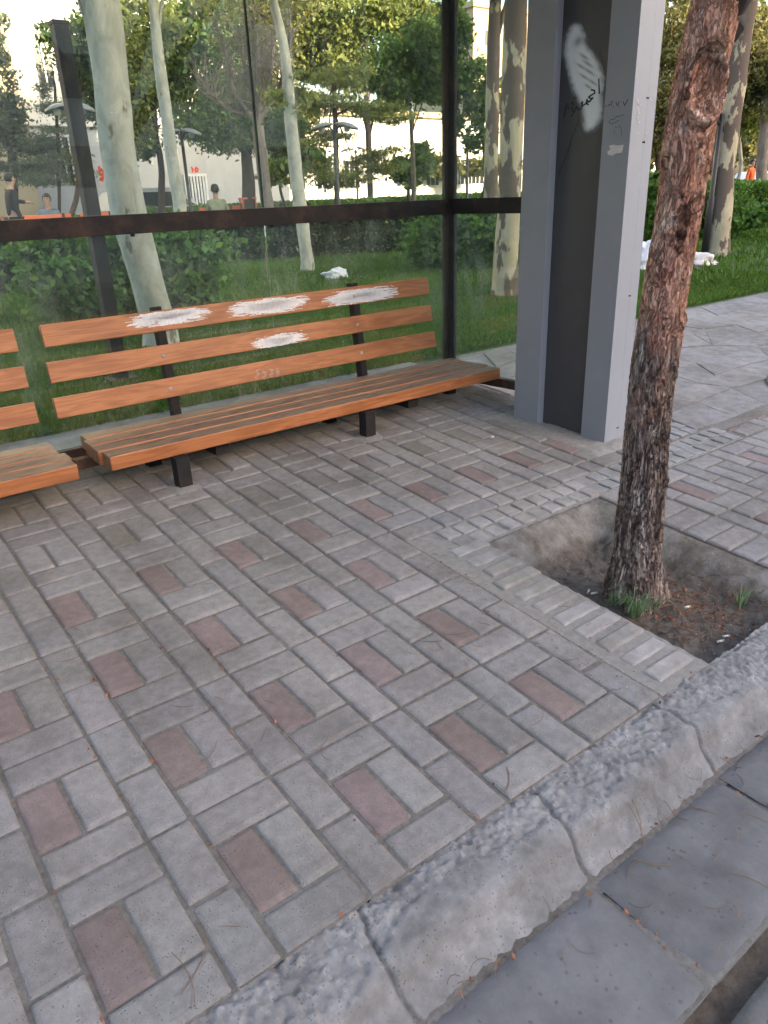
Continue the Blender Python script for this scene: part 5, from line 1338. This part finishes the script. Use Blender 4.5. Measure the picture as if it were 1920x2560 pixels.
# cars
def car(a, d, yaw, label):
    b_ = base_d(a, d); e = empty('parked_car', tuple(b_), label, 'car', 'white cars parked beyond the hedges'); Mx = Matrix.Translation(b_) @ Matrix.Rotation(yaw, 4, 'Z')
    def shell(prof, hw0, hw1, name, M_, z0):
        mb = MB(); n_ = len(prof); V0 = [(x, -(hw0 if z < z0 else hw1), z) for x, z in prof]; V1 = [(x, (hw0 if z < z0 else hw1), z) for x, z in prof]
        mb.add([Mx @ Vector(v) for v in V0+V1], [tuple(range(n_)), tuple(range(2*n_-1, n_-1, -1))]+[(i, i+n_, (i+1) % n_+n_, (i+1) % n_) for i in range(n_)]); return part(mb, name, [M_], e)
    shell([(-2.1, .35), (-2.1, .75), (-1.95, .88), (-1.2, .95), (1.0, .93), (1.95, .80), (2.1, .6), (2.1, .3), (1.7, .25), (-1.8, .25)], .84, .80, 'body', M_CARW, .9)
    shell([(-1.35, .951), (-.85, 1.36), (-.6, 1.42), (.35, 1.42), (.55, 1.38), (1.15, .951)], .78, .62, 'cabin', M_CARW, 1.2)
    for sg in (-1, 1):
        mb = MB(); mb.add([Mx @ Vector(v) for v in ((-1.1, sg*.765, 1.0), (.95, sg*.765, 1.0), (.45, sg*.655, 1.33), (-.75, sg*.655, 1.33))], [(0, 1, 2, 3)]); part(mb, 'side_window', [M_DARKGL], e)
        for x in (-1.3, 1.3):
            mb = MB(); R90 = Mx @ Matrix.Translation((x, sg*.78, .31)) @ Matrix.Rotation(math.pi/2, 4, 'X'); mb.lathe([(.2, -.09), (.30, -.09), (.315, -.06), (.315, .06), (.30, .09), (.2, .09)], (0, 0, 0), 20, 0, R90); w_ = part(mb, 'wheel', [M_TYRE], e, True)
            mb = MB(); mb.lathe([(0, -.08), (.2, -.07), (.2, .07), (0, .08)], (0, 0, 0), 14, 0, R90); part(mb, 'rim', [M_RIM], w_, True)
    for x_, m_ in ((1.03, 1), (-1.22, -1)):
        mb = MB(); mb.add([Mx @ Vector(v) for v in ((x_+.06*m_, -.6, 1.0), (x_+.06*m_, .6, 1.0), (x_-.40*m_ if m_ > 0 else x_+.34, .56, 1.33), (x_-.40*m_ if m_ > 0 else x_+.34, -.56, 1.33))], [(0, 1, 2, 3)]); part(mb, 'windscreen', [M_DARKGL], e)
car(333, 21.3, 0.05, 'silver white car roof showing over the hedge beside the white door')
car(1625, 44, .15, 'white car parked far off at the right edge')
car(1392, 46, .1, 'white car glimpsed between the pillar and the pine')
# crumpled things on the lawn
def crumple(name, a, b, rx, ry, rz, M, label, cat, group=None, seed=1, nz=.45):
    g = ground(a, b); bm = bmesh.new(); bmesh.ops.create_icosphere(bm, subdivisions=5, radius=1)
    for v in bm.verts:
        p = v.co.copy(); f = 1+nz*noise.fractal(p*1.6+Vector((seed, 0, 0)), 1, 2, 2)+.13*abs(noise.noise(p*6+Vector((seed, 2, 0)))); q = p*f
        v.co = Vector((q.x*rx, q.y*ry, max(q.z, -.25)*rz+rz*.25))
    me = bpy.data.meshes.new(name); bm.to_mesh(me); bm.free(); me.materials.append(M)
    me.polygons.foreach_set('use_smooth', [True]*len(me.polygons)); o = bpy.data.objects.new(name, me); COL.objects.link(o); o.location = g; o.rotation_euler.z = vdir-R_(90)
    return tag(o, label, cat, group)
crumple('plastic_bag', 725, 601, .185, .10, .10, M_BAG, 'crumpled white plastic bag lying on the lawn behind the bench', 'bag', seed=3)
crumple('white_sack', 1398, 582, .24, .18, .27, M_BAG, 'white sack lying on the lawn between the pillar and the pine', 'sack', seed=8, nz=.3)
crumple('crumpled_cloth', 1510, 572, .28, .16, .11, M_CLOTH, 'crumpled off white cloth on the lawn right of the pine', 'cloth', seed=12, nz=.6)
crumple('dark_rag', 1500, 584, .20, .10, .03, M_DIRT, 'flat brownish rag in front of the off white cloth', 'rag', seed=15)

# ============================================================ LITTER AND WEEDS NEAR THE CAMERA
def surf(x, y):
    if PX0 < x < PX1 and 0 < y < .92: return pit_z(x, y)
    if y < -.22: return -.094
    if y < 0: return -.012+.6*min(0, y+.1)
    return .0706*y
def pit_hit(a, b):
    r = ray(a, b)
    for k in range(1200):
        t = .8+k*.0025; q = CAM+r*t/r.length*1.0
        q = CAM+r.normalized()*(.9+k*.0025)
        if q.z < surf(q.x, q.y): return q
    return on_slope(a, b)
M_FILT = plain('filter paper', (.55, .38, .2))
CG = 'cigarette ends in the tree pit'
butts = [(1271, 1280, 1.0, 'cigarette end nearest the pine foot on its left', CG), (1283, 1284, .2, 'larger white cigarette end left of the pine foot', CG), (1484, 1314, .3, 'long white cigarette end right of the weed tuft', CG), (1424, 1298, 1.3, 'small upright lying cigarette end right of the pine foot', CG),
         (1556, 1388, .2, 'cigarette end by the kerb side of the pit', CG), (1568, 1377, .1, 'cigarette end just above the one by the kerb', CG), (1307, 1262, 1.4, 'cigarette end against the left pit wall', CG), (1064, 946, .6, 'cigarette end on the pavers in front of the dark panel', None)]
for a, b, an, lb, g_ in butts:
    q = pit_hit(a, b); L = .013 if 'small' in lb else .02; dv = Vector((math.cos(an-.6), math.sin(an-.6), 0)); z_ = Vector((0, 0, .005))
    e = empty('cigarette_end', tuple(q), lb, 'cigarette end', g_); mb = MB(); mb.tube([q+z_-dv*L*.6, q+z_+dv*L*.3], .0042, 10); part(mb, 'paper', [M_CIG], e, True)
    mb = MB(); mb.tube([q+z_+dv*L*.3001, q+z_+dv*L*.62], .0043, 10); part(mb, 'filter', [M_FILT], e, True)
def tuft(a, b, n, h, label):
    q0 = pit_hit(a, b); e = empty('weed_tuft', tuple(q0), label, 'weed', 'weeds in the tree pit'); mb = MB()
    for k in range(n):
        an = rnd.uniform(0, 2*math.pi); r0 = rnd.uniform(0, .022); q = Vector((q0.x+r0*math.cos(an), q0.y+r0*math.sin(an), 0)); q.z = surf(q.x, q.y)
        H = h*rnd.uniform(.5, 1.1); o = Vector((math.cos(an), math.sin(an), 0))*H*rnd.uniform(.15, .75); w_ = rnd.uniform(.0014, .003); sd_ = Vector((-math.sin(an+.4), math.cos(an+.4), 0))*w_
        P = [q, q+o*.3+Vector((0, 0, H*.5)), q+o*.75+Vector((0, 0, H*.8)), q+o*1.35+Vector((0, 0, H*.72))]; t = rnd.uniform(.7, 1.3)
        for i in range(3):
            f0, f1 = 1-.3*i, max(.08, 1-.3*(i+1)-(.3 if i == 2 else 0)); mb.add([P[i]-sd_*f0, P[i]+sd_*f0, P[i+1]+sd_*f1, P[i+1]-sd_*f1], [(0, 1, 2, 3)], 0, (t, t, t))
    part(mb, 'blades', [M_WEED], e)
tuft(1368, 1332, 120, .12, 'green weed tuft at the front foot of the pine')
tuft(1400, 1322, 26, .09, 'thin weed just right of the larger tuft')
tuft(1597, 1308, 16, .09, 'single thin grass weed at the right side of the pit')
tuft(1322, 1310, 18, .06, 'sparse short weed left of the larger tuft')
# dry needles and leaf bits
mb = MB()
def needle(x, y, z, L, an, w_=.0009, curve=0.3, tone=(1, 1, 1)):
    P = []; 
    for i in range(5):
        u = i/4; a2 = an+curve*(u-.5); P.append(Vector((x+L*(u-.5)*math.cos(a2), y+L*(u-.5)*math.sin(a2), 0)))
    for p in P: p.z = max(surf(p.x, p.y), z)+.0035
    mb.tube(P, w_, 4, cap=False, tone=tone)
for k in range(300):
    x, y = 2.08+rnd.gauss(0, .14), .27+rnd.gauss(0, .12)
    if 1.76 < x < 2.33 and .04 < y < .75: needle(x, y, surf(x, y), rnd.uniform(.03, .09), rnd.uniform(0, 3.14), rnd.uniform(.0006, .0011), rnd.uniform(-1, 1), (rnd.uniform(.5, 1.5),)*3)
for k in range(70):
    x, y = rnd.uniform(.2, 2.0), rnd.uniform(.0, 1.3)
    if not (PX0 < x): needle(x, y, surf(x, y), rnd.uniform(.03, .08), rnd.uniform(0, 3.14), .0006, rnd.uniform(-.8, .8), (rnd.uniform(.6, 1.6),)*3)
for k in range(60):
    x, y = rnd.uniform(.4, 2.0), -.215+rnd.gauss(0, .012) if k % 2 else rnd.uniform(-.48, -.22)
    needle(x, y, -.092, rnd.uniform(.02, .07), rnd.uniform(0, 3.14), .0007, rnd.uniform(-1.2, 1.2), (rnd.uniform(.5, 1.4),)*3)
for a, b, L, an in ((435, 2080, .13, .75), (410, 2110, .12, 1.5), (1100, 1690, .09, .7), (700, 1610, .09, .45), (985, 1372, .08, -.5), (455, 1635, .10, .6), (1380, 1800, .1, 1.1), (1380, 1790, .09, .9), (1410, 1870, .08, -.9), (1620, 1900, .08, 1.9), (1640, 1770, .08, 1.8)):
    q = on_slope(a, b) if b < 1750 or a < 800 else on_z(a, b, -.09); needle(q.x, q.y, q.z, L, an, .0009, .4, (1.1, 1.1, 1.0))
tag(mb.build('dry_needles', [M_NEEDLE]), 'scattered dry pine needles', kind='stuff')
C = []
for k in range(260):
    x, y = 2.10+rnd.gauss(0, .12), .26+rnd.gauss(0, .10)
    if 1.76 < x < 2.33 and .04 < y < .75: C.append((x, y, surf(x, y)+.004))
for k in range(90):
    i = rnd.randrange(0, 7); x = i*.3+(.0 if rnd.random() < .5 else .2)+rnd.gauss(0, .006); y = rnd.uniform(0, 1.2)
    if x < 1.55: C.append((x, y, surf(x, y)+.001))
for k in range(22): C.append((rnd.uniform(.4, 2), -.215+rnd.gauss(0, .012), -.088))
for j in (.93, 1.42, 1.9):
    for k in range(10): C.append((j+rnd.gauss(0, .008), rnd.uniform(-.48, -.24), -.092))
for k in range(14): x, y = rnd.uniform(.4, 2), rnd.uniform(-.02, .01); C.append((x, y, surf(x, y)+.003))
tag(leaves_mesh('leaf_bits', np.array(C), .0065, M_LEAFR, None, None, 1.8, 0), 'small dry orange leaf bits in joints and pit', kind='stuff')
# pebbles and grit in the pit and joints
mb = MB()
for k in range(500):
    if k % 3: x, y = rnd.uniform(1.74, 2.38), rnd.uniform(.03, .88)
    else: x, y = rnd.uniform(1.38, 1.56), rnd.uniform(0, 1.0)
    r = rnd.uniform(.0012, .0045); z = surf(x, y); q = Vector((x, y, z)); o = len(mb.v)
    V0 = [q+Vector((r*rnd.uniform(.7, 1.3)*a, r*rnd.uniform(.7, 1.3)*b, r*c)) for a, b, c in ((1, 0, 0), (0, 1, 0), (-1, 0, 0), (0, -1, 0), (0, 0, .9))]
    mb.add(V0, [(0, 1, 4), (1, 2, 4), (2, 3, 4), (3, 0, 4)], 0, (rnd.uniform(.6, 1.2),)*3)
tag(mb.build('grit', [M_BRICK]), 'loose grit and pebbles', kind='stuff')
